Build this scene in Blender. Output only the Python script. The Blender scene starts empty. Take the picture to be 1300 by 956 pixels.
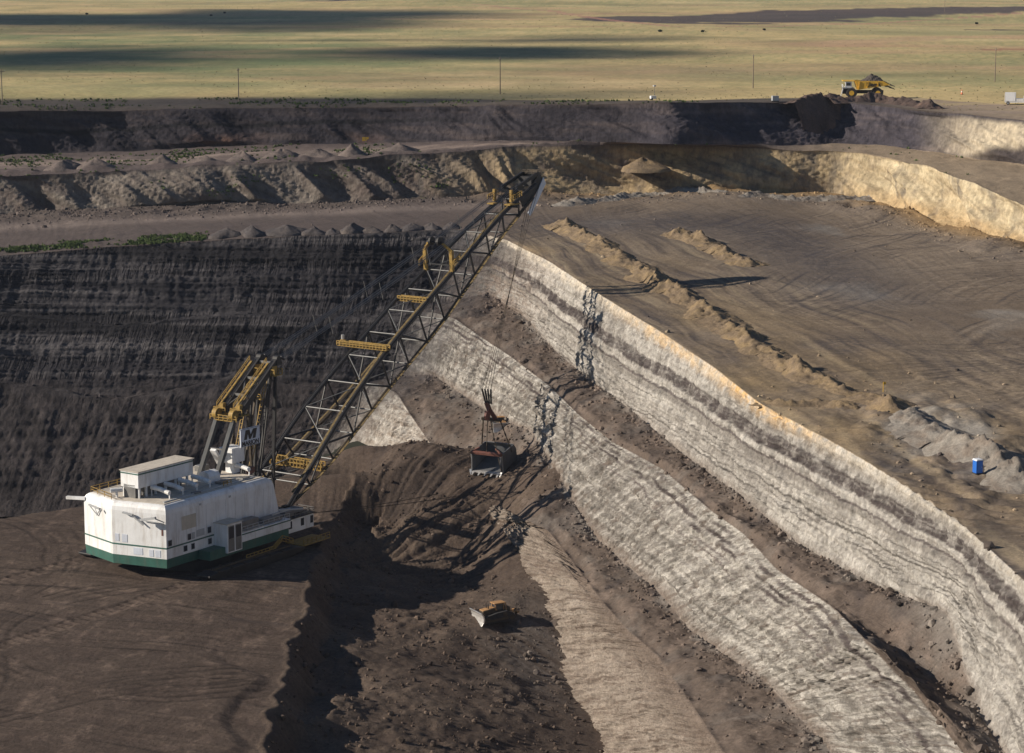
DEBUG = False
import bpy, bmesh, math, random
import numpy as np
from mathutils import Vector, Matrix, Euler
C = bpy.context.scene
col = C.collection
R = math.radians
random.seed(7)
rng = np.random.default_rng(11)

# ------------------------------------------------------------------ camera, sky, sun, exposure
CAM_H, PITCH, FPX = 134.0, R(10.0), 3000.0
cd = bpy.data.cameras.new('camera'); cam = bpy.data.objects.new('camera', cd); col.objects.link(cam)
cd.sensor_width = 36.0; cd.lens = 36.0*FPX/1300.0
cd.clip_start = 1.0; cd.clip_end = 30000.0
cam.location = (0, 0, CAM_H); cam.rotation_euler = (math.pi/2-PITCH, 0, 0)
C.camera = cam
SUN = Vector((72.0, 5.0, -34.0)).normalized()          # the way the light travels
el = math.asin(-SUN.z)
w = bpy.data.worlds.new('World'); C.world = w; w.use_nodes = True
nt = w.node_tree; bg = nt.nodes['Background']
sky = nt.nodes.new('ShaderNodeTexSky'); sky.sky_type = 'NISHITA'; sky.sun_disc = False
sky.sun_elevation = el
sky.sun_rotation = math.atan2(-SUN.x, -SUN.y)
sky.altitude = 1400; sky.air_density = 1.0; sky.dust_density = 0.4; sky.ozone_density = 2.5
nt.links.new(sky.outputs[0], bg.inputs[0]); bg.inputs[1].default_value = 0.056
sd = bpy.data.lights.new('sun', 'SUN'); sd.energy = 5.0; sd.angle = R(0.53); sd.color = (1.0, 0.90, 0.76)
so = bpy.data.objects.new('sun', sd); col.objects.link(so)
so.rotation_euler = SUN.to_track_quat('-Z', 'Y').to_euler(); so.location = (-300, 400, 400)
C.view_settings.view_transform = 'Standard'; C.view_settings.look = 'None'
C.view_settings.exposure = 0.32; C.view_settings.gamma = 1.0

SP, CP = math.sin(PITCH), math.cos(PITCH)
def P(px, py, z):
    """the place whose height is z that the photo shows at pixel px, py"""
    v = (py-478.0)/FPX; u = (px-650.0)/FPX
    zc = (CAM_H-z)/(SP+v*CP)
    return np.array([u*zc, zc*(CP-v*SP), z])

# ------------------------------------------------------------------ noise
def _h(ix, iy, iz, s):
    n = (ix.astype(np.int64)*374761393 + iy.astype(np.int64)*668265263 + iz.astype(np.int64)*2147483647 + s*974634777) & 0xffffffff
    n = ((n ^ (n >> 13))*1274126177) & 0xffffffff
    n = ((n ^ (n >> 16))*2246822519) & 0xffffffff
    return ((n ^ (n >> 15)) & 0xffff)/32767.5-1.0
def vn(x, y, z=None, s=0):
    x = np.asarray(x, float); y = np.asarray(y, float)
    ix = np.floor(x); iy = np.floor(y); fx = x-ix; fy = y-iy
    fx = fx*fx*(3-2*fx); fy = fy*fy*(3-2*fy)
    if z is None:
        iz = np.zeros_like(ix)
        a = _h(ix, iy, iz, s); b = _h(ix+1, iy, iz, s); c = _h(ix, iy+1, iz, s); d = _h(ix+1, iy+1, iz, s)
        return (a+(b-a)*fx)*(1-fy)+(c+(d-c)*fx)*fy
    iz = np.floor(z); fz = z-iz; fz = fz*fz*(3-2*fz)
    def pl(k):
        a = _h(ix, iy, k, s); b = _h(ix+1, iy, k, s); c = _h(ix, iy+1, k, s); d = _h(ix+1, iy+1, k, s)
        return (a+(b-a)*fx)*(1-fy)+(c+(d-c)*fx)*fy
    return pl(iz)*(1-fz)+pl(iz+1)*fz
def fbm(x, y, z=None, o=4, s=0, g=0.5):
    t = 0; a = 1.0; n = 0; f = 1.0
    for k in range(o):
        t = t+a*vn(x*f+17.3*k, y*f-9.1*k, None if z is None else z*f+3.7*k, s+k); n += a; a *= g; f *= 2.03
    return t/n
def ss(a, b, x): t = np.clip((x-a)/(b-a), 0, 1); return t*t*(3-2*t)
def mix(a, b, t): return a+(np.asarray(b)-a)*t[..., None]

# ------------------------------------------------------------------ object helpers
def tag(o, label=None, cat=None, group=None, kind=None):
    if label: o['label'] = label
    if cat: o['category'] = cat
    if group: o['group'] = group
    if kind: o['kind'] = kind
    return o
def empty(name, loc, rz=0.0):
    o = bpy.data.objects.new(name, None); o.empty_display_size = 1; col.objects.link(o)
    o.location = loc; o.rotation_euler = (0, 0, rz); return o
def copy_tree(o, parent=None):
    c = o.copy(); col.objects.link(c)
    if parent is not None: c.parent = parent
    for ch in [k for k in bpy.data.objects if k.parent == o]: copy_tree(ch, c)
    return c
def np_mesh(name, V, F, mat, cols=None, smooth=True, extra=None, parent=None):
    me = bpy.data.meshes.new(name)
    V = np.asarray(V, np.float32); F = np.asarray(F, np.int32); k = F.shape[1]
    me.vertices.add(len(V)); me.vertices.foreach_set('co', V.ravel())
    me.loops.add(F.size); me.loops.foreach_set('vertex_index', F.ravel())
    me.polygons.add(len(F)); me.polygons.foreach_set('loop_start', np.arange(0, F.size, k, dtype=np.int32))
    me.polygons.foreach_set('loop_total', np.full(len(F), k, np.int32))
    me.update(calc_edges=True)
    me.polygons.foreach_set('use_smooth', np.full(len(F), smooth))
    if cols is not None:
        a = me.color_attributes.new('Col', 'FLOAT_COLOR', 'POINT')
        cc = np.ones((len(V), 4), np.float32); cc[:, :3] = cols; a.data.foreach_set('color', cc.ravel())
    for nm, arr in (extra or {}).items():
        a = me.attributes.new(nm, 'FLOAT', 'POINT'); a.data.foreach_set('value', np.asarray(arr, np.float32).ravel())
    if mat: me.materials.append(mat)
    o = bpy.data.objects.new(name, me); col.objects.link(o)
    if parent is not None: o.parent = parent
    return o

# ------------------------------------------------------------------ materials
def newmat(name):
    m = bpy.data.materials.new(name); m.use_nodes = True
    return m, m.node_tree, m.node_tree.nodes['Principled BSDF']
def nd(t, typ, **kw):
    n = t.nodes.new(typ)
    for k, v in kw.items(): setattr(n, k, v)
    return n
def noise_node(t, scale, detail=4, rough=0.6, vec=None, dist=0.0):
    n = nd(t, 'ShaderNodeTexNoise'); n.inputs['Scale'].default_value = scale
    n.inputs['Detail'].default_value = detail; n.inputs['Roughness'].default_value = rough
    n.inputs['Distortion'].default_value = dist
    if vec is not None: t.links.new(vec, n.inputs['Vector'])
    return n
def mrange(t, src, a, b, c, d):
    n = nd(t, 'ShaderNodeMapRange'); t.links.new(src, n.inputs[0])
    for i, v in zip((1, 2, 3, 4), (a, b, c, d)): n.inputs[i].default_value = v
    return n.outputs[0]
def math_node(t, op, a, b):
    n = nd(t, 'ShaderNodeMath', operation=op)
    for i, v in ((0, a), (1, b)):
        if isinstance(v, (int, float)): n.inputs[i].default_value = v
        else: t.links.new(v, n.inputs[i])
    return n.outputs[0]
def ground_mat(name, lo=0.72, hi=1.3, fine=1.6, coarse=0.25, bump=0.6, bdist=0.5, stretch=None, ribs=False):
    """earth whose colour comes with the mesh; grain, clods and scratches come from noise"""
    m, t, b = newmat(name)
    at = nd(t, 'ShaderNodeVertexColor', layer_name='Col')
    tc = nd(t, 'ShaderNodeTexCoord'); vec = tc.outputs['Object']
    if stretch:
        mp = nd(t, 'ShaderNodeMapping'); t.links.new(vec, mp.inputs[0])
        mp.inputs['Rotation'].default_value = stretch[0]; mp.inputs['Scale'].default_value = stretch[1]; svec = mp.outputs[0]
    else: svec = vec
    n1 = noise_node(t, fine, 6, 0.75, svec); n2 = noise_node(t, coarse, 4, 0.6, vec)
    k = math_node(t, 'MULTIPLY', mrange(t, n1.outputs[0], 0.28, 0.72, lo, hi), mrange(t, n2.outputs[0], 0.3, 0.7, 0.86, 1.14))
    vm = nd(t, 'ShaderNodeVectorMath', operation='SCALE'); t.links.new(at.outputs[0], vm.inputs[0]); t.links.new(k, vm.inputs['Scale'])
    t.links.new(vm.outputs[0], b.inputs['Base Color'])
    b.inputs['Roughness'].default_value = 0.95; b.inputs['Specular IOR Level'].default_value = 0.15
    n3 = noise_node(t, fine*0.55, 8, 0.72, svec)
    bp = nd(t, 'ShaderNodeBump'); bp.inputs['Strength'].default_value = bump; bp.inputs['Distance'].default_value = bdist
    hsrc = n3.outputs[0]
    if ribs:
        ra = nd(t, 'ShaderNodeAttribute', attribute_name='rib'); ua = nd(t, 'ShaderNodeAttribute', attribute_name='along')
        cb = nd(t, 'ShaderNodeCombineXYZ'); sx = nd(t, 'ShaderNodeSeparateXYZ'); t.links.new(vec, sx.inputs[0])
        t.links.new(math_node(t, 'MULTIPLY', ua.outputs['Fac'], 1.15), cb.inputs[0]); t.links.new(math_node(t, 'MULTIPLY', sx.outputs[2], 0.20), cb.inputs[1])
        nn = noise_node(t, 1.0, 3, 0.55, cb.outputs[0], 0.3)
        pw = math_node(t, 'MULTIPLY', math_node(t, 'MULTIPLY', math_node(t, 'SUBTRACT', nn.outputs[0], .5), 3.6), ra.outputs['Fac'])
        hsrc = math_node(t, 'ADD', hsrc, pw)
    t.links.new(hsrc, bp.inputs['Height']); t.links.new(bp.outputs[0], b.inputs['Normal'])
    return m
def flat_mat(name, c, rough=0.6, metal=0.0, var=0.12, scale=0.8, dirt=0.0, dirtcol=(0.16, 0.12, 0.09), bump=0.0):
    m, t, b = newmat(name)
    tc = nd(t, 'ShaderNodeTexCoord'); n = noise_node(t, scale, 5, 0.65, tc.outputs['Object'])
    k = mrange(t, n.outputs[0], 0.3, 0.7, 1-var, 1+var*0.6)
    rgb = nd(t, 'ShaderNodeRGB'); rgb.outputs[0].default_value = (*c, 1)
    vm = nd(t, 'ShaderNodeVectorMath', operation='SCALE'); t.links.new(rgb.outputs[0], vm.inputs[0]); t.links.new(k, vm.inputs['Scale'])
    out = vm.outputs[0]
    if dirt > 0:
        mp = nd(t, 'ShaderNodeMapping'); t.links.new(tc.outputs['Object'], mp.inputs[0]); mp.inputs['Scale'].default_value = (1, 1, 0.18)
        n2 = noise_node(t, scale*2.2, 6, 0.7, mp.outputs[0])
        f = mrange(t, n2.outputs[0], 0.48, 0.78, 0.0, dirt)
        mx = nd(t, 'ShaderNodeMix', data_type='RGBA'); t.links.new(f, mx.inputs[0]); t.links.new(out, mx.inputs[6]); mx.inputs[7].default_value = (*dirtcol, 1)
        out = mx.outputs[2]
    t.links.new(out, b.inputs['Base Color']); b.inputs['Roughness'].default_value = rough; b.inputs['Metallic'].default_value = metal
    if bump:
        bp = nd(t, 'ShaderNodeBump'); bp.inputs['Strength'].default_value = bump; bp.inputs['Distance'].default_value = 0.1
        t.links.new(n.outputs[0], bp.inputs['Height']); t.links.new(bp.outputs[0], b.inputs['Normal'])
    return m

# ================================================================== TERRAIN
# lines along crests and toes of the walls, each (pixel x, pixel y, height) turned into places, or ('w', x, y, z)
def line(pts):
    return np.array([np.array(p[1:], float) if p[0] == 'w' else P(*p) for p in pts])
def pdist(p, L):
    a = L[:-1, :2]; b = L[1:, :2]; d = b-a; q = p[:2]-a
    t = np.clip((q*d).sum(1)/(d*d).sum(1), 0, 1)
    c = a+d*t[:, None]; r = np.hypot(*(p[:2]-c).T); i = int(np.argmin(r))
    return r[i], L[i, 2]+(L[i+1, 2]-L[i, 2])*t[i]
def solve(pts, ref, slope, down=True):
    """heights at which a wall of this slope, in degrees, leads from the line ref to the given pixels"""
    out = []
    for p in pts:
        if p[0] == 'w': out.append(np.array(p[1:], float)); continue
        px, py, sl = (p+(slope,))[:3]
        k = 1/math.tan(R(sl)); z = float(np.mean(ref[:, 2]))+(25 if down else -25); q = None
        while -60 < z < 130:
            q = P(px, py, z); d, zr = pdist(q, ref); dz = (zr-z) if down else (z-zr)
            if dz > 0 and d <= dz*k: break
            z += -.1 if down else .1
        out.append(q)
    return np.array(out)
def shelf(pts, ref, drop, left=None):
    """the outer edge of a bench: lies lower by drop than the toe behind it"""
    out = []
    for p in pts:
        if p[0] == 'w': out.append(np.array(p[1:], float)); continue
        z = float(np.mean(ref[:, 2]))
        for _ in range(30):
            q = P(p[0], p[1], z); z = .5*z+.5*(pdist(q, ref)[1]-(drop if left is None or p[0] >= NL_X else left))
        out.append(P(p[0], p[1], z))
    return np.array(out)

NL_X = 560
NL = 6        # points left of the corner (the corner included at index NL)
crestA = line([('w', -270, 640, 50), (0, 325, 51.6), (150, 312, 54), (300, 303, 56), (450, 297, 57.3), (580, 291, 58), (640, 303, 58),
   (700, 333, 56.5), (760, 373, 55), (850, 428, 53), (905, 465, 52), (965, 512, 51), (1075, 570, 49.6), (1141, 611, 49), (1220, 664, 48.3), (1300, 736, 47.5),
   (1345, 790, 47), (1420, 900, 47), ('w', 76, 225, 47)])
toeA = solve([('w', -270, 627, 38), (0, 396, 52), (150, 412, 50), (300, 396, 54), (450, 402, 52), (560, 386, 56), (618, 372, 62),
   (665, 402), (708, 448), (760, 490), (806, 524), (870, 578), (950, 637), (1014, 691), (1116, 746), (1205, 778), (1222, 830), (1240, 900), ('w', 68, 225, 31)], crestA, 70)
toeA[-1] = (toeA[-2]+(np.array([0, 225, 0])-[0, toeA[-2][1], 0]))
crestB = shelf([('w', -270, 622, 36), (0, 399, 14), (150, 415, 14), (300, 399, 14), (450, 405, 14), (545, 394, 14), (577, 402, 8),
   (648, 448, 6), (698, 486, 5), (735, 522, 5), (778, 556, 5), (841, 590, 5), (901, 641, 5), (945, 672, 5), (987, 717, 4), (1059, 765, 4), (1096, 803, 4), (1156, 862, 4), (1262, 1000, 4)], toeA, 1.4, .25)
toeB = solve([('w', -270, 606, 18), (0, 482, 44), (150, 506, 44), (300, 476, 48), (430, 492, 50), (500, 478, 58), (550, 476, 68),
   (617, 520), (648, 536), (676, 547), (690, 572), (708, 600), (738, 654), (759, 685), (798, 719), (843, 758), (874, 798), (908, 823), (973, 865), (1080, 980)], crestB, 66)
crestC = shelf([('w', -270, 600, 16), (0, 486, 14), (150, 509, 14), (300, 479, 14), (425, 495, 14), (480, 484, 14), (505, 497, 8),
   ('w', -17, 560, 16), ('w', -9, 538, 13), ('w', -2.5, 515, 13), (670, 654, 5), (696, 666, 5), (733, 713, 5), (767, 758, 5), (798, 792, 5), (838, 826, 5), (857, 854, 5), (930, 960, 5)], toeB, 1.0, .25)
toeC = solve([('w', -270, 575, 0), (0, 655, 40), (150, 650, 40), (300, 640, 44), (380, 600, 48), (430, 570, 52), (455, 560, 54),
   (520, 590, 54), (570, 610, 54), (610, 640, 54), (640, 675, 54), (662, 705, 54), (671, 748, 54), (683, 800, 54), (695, 838, 54), (712, 878, 54), (762, 980, 54)], crestC, 54)
toe2 = line([('w', -290, 735, 53), (0, 274, 54.2), (150, 268, 55.6), (300, 261, 57), (450, 256, 58.2), (580, 251, 59.3), (660, 249, 59.6),
   (760, 247, 60.0), (850, 245, 60.4), (940, 242, 61.2), (1000, 246, 60.4), (1060, 250, 59.4), (1110, 258, 58.6), (1160, 272, 57.6), (1215, 290, 57), (1300, 310, 56.5), ('w', 215, 560, 55), ('w', 290, 420, 54), ('w', 330, 225, 53)])
crest2 = solve([('w', -296, 741, 66), (0, 224, 66), (150, 219, 66), (300, 211, 66), (450, 202, 66), (580, 193, 66), (660, 187, 66),
   (760, 185, 66), (850, 182, 66), (940, 188, 66), (1000, 190, 66), (1063, 190, 66), (1120, 198, 68), (1180, 212, 70), (1235, 232, 70), (1320, 268, 70), ('w', 222, 566, 70), ('w', 297, 424, 69), ('w', 337, 225, 68)], toe2, 66, down=False)
toe1 = shelf([('w', -300, 785, 68), (0, 197, 1), (150, 192, 1), (300, 186, 1), (450, 182, 1), (580, 179, 1), (660, 179, 1),
   (760, 180, 1), (850, 183, 1), (930, 184, 2), (1000, 184, 2), (1063, 181, 2), (1120, 184, 2), (1180, 192, 2), (1240, 202, 2), (1330, 214, 2), ('w', 262, 640, 73), ('w', 337, 450, 72), ('w', 377, 225, 71)], crest2, -1.2)
crest1 = solve([('w', -305, 793, 86), (0, 141, 66), (150, 141, 66), (300, 138, 66), (450, 137, 66), (580, 135, 66), (660, 134, 66),
   (760, 133, 66), (850, 131, 50), (930, 130, 42), (1000, 129, 40), (1063, 128, 42), (1120, 134, 52), (1180, 141, 66), (1240, 147, 66), (1330, 157, 66), ('w', 272, 648, 87), ('w', 347, 455, 86.5), ('w', 387, 225, 86)], toe1, 66, down=False)
ZP = 87.0
NLs, NRs = 600, 1120
# even spacing along the corner-left and corner-right stretch of every line
def resample(L, nl, mode):
    A, B = L[:nl+1], L[nl:]
    def arc(Q, n, par):
        s = np.concatenate([[0], np.cumsum(np.maximum(np.abs(np.diff(par)), 1e-3))]); s /= s[-1]
        t = np.linspace(0, 1, n)
        # smooth the control line a little: blend of linear samples
        o = np.stack([np.interp(t, s, Q[:, k]) for k in range(3)], 1)
        return o
    a = arc(A, NLs+1, A[:, 0])
    if mode == 'y': b = arc(B, NRs, B[:, 1])
    else:
        d = np.hypot(np.diff(B[:, 0]), np.diff(B[:, 1])); b = arc(B, NRs, np.concatenate([[0], np.cumsum(d)]))
    o = np.concatenate([a[:-1], b])
    k = np.hanning(25); k /= k.sum()
    for c in range(3):
        e = np.concatenate([np.full(12, o[0, c])+(np.arange(-12, 0)*(o[1, c]-o[0, c])), o[:, c], np.full(12, o[-1, c])+np.arange(1, 13)*(o[-1, c]-o[-2, c])])
        o[:, c] = np.convolve(e, k, 'valid')
    return o
names = ['toeC', 'crestC', 'toeB', 'crestB', 'toeA', 'crestA', 'toe2', 'crest2', 'toe1', 'crest1']
raw = [toeC, crestC, toeB, crestB, toeA, crestA, toe2, crest2, toe1, crest1]
if DEBUG:
    for n_, r_ in zip(names, raw): print(n_, [tuple(int(round(c)) for c in q) for q in r_])
Ls = [resample(r_, NL, 'y' if i < 6 else 'arc') for i, r_ in enumerate(raw)]
# far plain: lines ever farther off
NC = NLs+NRs
tt = np.linspace(0, 1, NC)
farlines = []
for kf, D in enumerate((60, 200, 500, 1100, 2200, 5000, 12000)):
    base = Ls[-1]; ang = np.interp(tt, [0, .12, .7, 1], [R(-48), R(-2), R(16), R(60)])
    d = np.stack([np.sin(ang), np.cos(ang)], 1)
    farlines.append(np.concatenate([base[:, :2]+d*D, np.full((NC, 1), ZP)], 1))
lines = Ls+farlines
#        C   b3  B   b2  A   top  W2  b1  W1  plain...
sub = [56, 34, 80, 44, 92, 280, 56, 50, 50, 40, 40, 40, 40, 36, 30, 12]
rows = []; seg = []; vv = []
for i in range(len(lines)-1):
    n = sub[i]
    for j in range(n):
        f = j/n
        if i == 5: f = f**1.0
        rows.append(lines[i]*(1-f)+lines[i+1]*f); seg.append(i); vv.append(j/n)
rows.append(lines[-1]); seg.append(len(lines)-2); vv.append(1.0)
G = np.array(rows); seg = np.array(seg); vv = np.array(vv)
NR = len(G)
print('terrain grid', G.shape)
SEG = np.repeat(seg[:, None], NC, 1); V_ = np.repeat(vv[:, None], NC, 1)
along = np.concatenate([[0], np.cumsum(np.hypot(*np.diff(Ls[5][:, :2], axis=0).T))])
AL = np.repeat(along[None], NR, 0)
X, Y, Z = G[..., 0].copy(), G[..., 1].copy(), G[..., 2].copy()
right = np.repeat((np.arange(NC) > NLs)[None], NR, 0)
cornerfade = ss(-60, 60, (np.arange(NC)-NLs))[None].repeat(NR, 0)     # 0 on the end wall, 1 on the long wall
wallseg = {0: 0, 2: 1, 4: 2, 6: 3, 8: 4}
# ---- height profile inside segments
hump = np.sin(np.pi*V_)
bench = (SEG == 1) | (SEG == 3)
# talus on benches near the wall above them
# rubble along the toe of wall 2, as a mound on the top bench
dist2 = (1-V_)*np.hypot(Ls[6][:, 0]-Ls[5][:, 0], Ls[6][:, 1]-Ls[5][:, 1])[None]
n_r = fbm(X/9, Y/9, None, 5, 5)
rubm = (SEG == 5)*ss(34, 4, dist2)
Z += rubm*(1.6+2.6*n_r)*np.clip(.5+.9*fbm(X/30, Y/30, None, 3, 9), 0, 1.2)
# left of the corner the crest of the dark wall carries a low safety bank
dist1 = V_*np.hypot(Ls[6][:, 0]-Ls[5][:, 0], Ls[6][:, 1]-Ls[5][:, 1])[None]
Z += (SEG == 5)*(1-cornerfade)*np.exp(-((dist1-7)/3.0)**2)*(0.5+.8*fbm(X/6, Y/6, None, 3, 21))
# ---- displacement along the local normal
def normals(X, Y, Z):
    dr = [np.gradient(a, axis=0) for a in (X, Y, Z)]; dc = [np.gradient(a, axis=1) for a in (X, Y, Z)]
    n = np.stack([dc[1]*dr[2]-dc[2]*dr[1], dc[2]*dr[0]-dc[0]*dr[2], dc[0]*dr[1]-dc[1]*dr[0]], -1)
    n /= np.linalg.norm(n, axis=-1, keepdims=True)+1e-9
    return n
Nn = normals(X, Y, Z)
k = np.ones(9)/9
for c in range(3):
    Nn[..., c] = np.apply_along_axis(lambda a: np.convolve(np.pad(a, 4, 'edge'), k, 'valid'), 0, Nn[..., c])
wall = np.isin(SEG, (0, 2, 4, 6, 8)).astype(float)
edge = np.sin(np.pi*np.clip(V_, 0, 1))**.5*wall
amp = wall*(.55+.45*edge)
k7 = np.array([1, 2, 3, 2, 1])/9.
amp = np.convolve(np.pad(amp[:, 0], 2, 'edge'), k7, 'valid')
def rows_of(*sg):
    """the grid rows of these strips with two rows more at either side"""
    q = np.where(np.isin(seg, sg))[0]; out = []
    for i_ in np.split(q, np.where(np.diff(q) > 1)[0]+1): out.append(slice(max(i_[0]-2, 0), i_[-1]+3))
    return out
for r in rows_of(0, 2, 4)+rows_of(6, 8):
    isfar = seg[(r.start+r.stop)//2] >= 6; sc = 1.7 if isfar else 1.0
    al, x_, y_, z_, v_ = AL[r], X[r], Y[r], Z[r], V_[r]; cfr = cornerfade[r]
    big = fbm(al/(26*sc), z_/40, None, 4, 31)
    flute = fbm(al/(4.2*sc)+.25*z_/sc, z_/(9*sc), None, 4, 41, .55)
    grain = fbm(x_/.8, y_/.8, z_/.8, 3, 71)
    if isfar:
        rid = 1-np.abs(fbm(al/12+.15*z_, z_/22, None, 4, 51))*2.2
        rd2 = 1-np.abs(fbm(al/17+.05*z_, z_/60, None, 3, 55, .5))*2.6
        e_ = np.sin(np.pi*np.clip(v_, 0, 1))**.5
        d_ = big*2.6+flute*1.6+grain*.5+e_*(rid*1.8-1.0+big*1.5+rd2*(4.6 if seg[(r.start+r.stop)//2] == 6 else 3.2)*(1.25-v_)-1.6)
    else:
        crack = np.clip(1-np.abs(fbm(al/2.6+.12*z_, z_/14, None, 4, 58, .6))*5, 0, 1)**2
        rib_ = fbm(al/1.1+.1*z_, z_/4.5, None, 4, 59, .65)
        ledge = fbm(al/50, z_/.75, None, 3, 61, .6); lt = np.tanh(ledge*4)
        white_ = big*1.7+flute*.85-crack*.7+rib_*.65+lt*.28+grain*.40
        dark_ = big*1.6+fbm(al/38, z_/2.2+al/70, None, 4, 77)*1.1+fbm(al/5, z_/12, None, 4, 78)*.7+lt*.25+rib_*.35+grain*.35
        d_ = white_*cfr+dark_*(1-cfr)
    d_ = d_*amp[r][:, None]
    X[r] += Nn[r][..., 0]*d_; Y[r] += Nn[r][..., 1]*d_; Z[r] += Nn[r][..., 2]*d_
Z -= 1.2*((SEG == 1)*ss(.35, 0, V_)+(SEG == 0)*ss(.62, 1.0, V_))*cornerfade+.8*((SEG == 3)*ss(.2, 0, V_)+(SEG == 2)*ss(.88, 1.0, V_))*cornerfade
# ---- ground roughness on flat parts
flat = np.isin(SEG, (1, 3, 5, 7)).astype(float)
# direction along the highwall for tracks
tdir = np.array([-.205, .979]); pdir = np.array([.979, .205])
ta = X*tdir[0]+Y*tdir[1]; pa = X*pdir[0]+Y*pdir[1]
wv = fbm(ta/60, pa/40, None, 3, 81)*9
streak = fbm(ta/28, (pa+wv)/1.1, None, 4, 83, .6)
bf = ss(0, .10, V_)*ss(1, .88, V_)
Z += np.isin(SEG, (1, 3))*bf*(fbm(X/5, Y/5, None, 5, 85)*.9+fbm(X/1.3, Y/1.3, None, 3, 86)*.25)
Z += (SEG == 5)*(fbm(X/35, Y/35, None, 3, 87)*.8+streak*.10)*ss(0, .02, V_)
# rough, heaped ground by the toilet and along the edge
Xr, Yr = P(1215, 600, 48)[:2]
rough = np.exp(-(((X-Xr)/26)**2+((Y-Yr)/60)**2))*(SEG == 5)
Z += rough*(np.clip(fbm(X/7, Y/11, None, 5, 89), -.15, 1)*3.2)*ss(0.004, .04, V_)
# dug edges across the bench next to the toilet (dragged furrows)
ft = np.sin((X*.45+Y*.9)*1.5+fbm(X/9, Y/9, None, 2, 90)*2)
px0, py0 = P(1215, 640, 48)[:2]
Z += np.exp(-(((X-px0)/9)**2+((Y-py0)/16)**2))*ft*.45*(SEG == 5)
Z += (SEG == 7)*(fbm(X/12, Y/12, None, 4, 91)*.8)
Z += (SEG == 7)*np.isin(1, [1])*(np.exp(-((V_-.06)/.05)**2)*(1.2+1.4*fbm(X/7, Y/7, None, 3, 92)))*(X < 40)
pl = (SEG >= 9)
Dp = np.clip((Y-740)/600, 0, 6)
Z += pl*(fbm(X/14, Y/14, None, 3, 93)*.25*ss(0, .2, V_+(SEG > 9))+fbm(X/420, Y/420, None, 3, 94)*2.2*np.clip(Dp, 0, 3)+ss(0, 3, Dp)*3)
# low bank at the very edge of the plain, left part
Z += (SEG == 9)*np.exp(-((V_-.12)/.09)**2)*1.3*(.6+.6*fbm(X/9, Y/9, None, 3, 95))*(X < 55)

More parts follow.
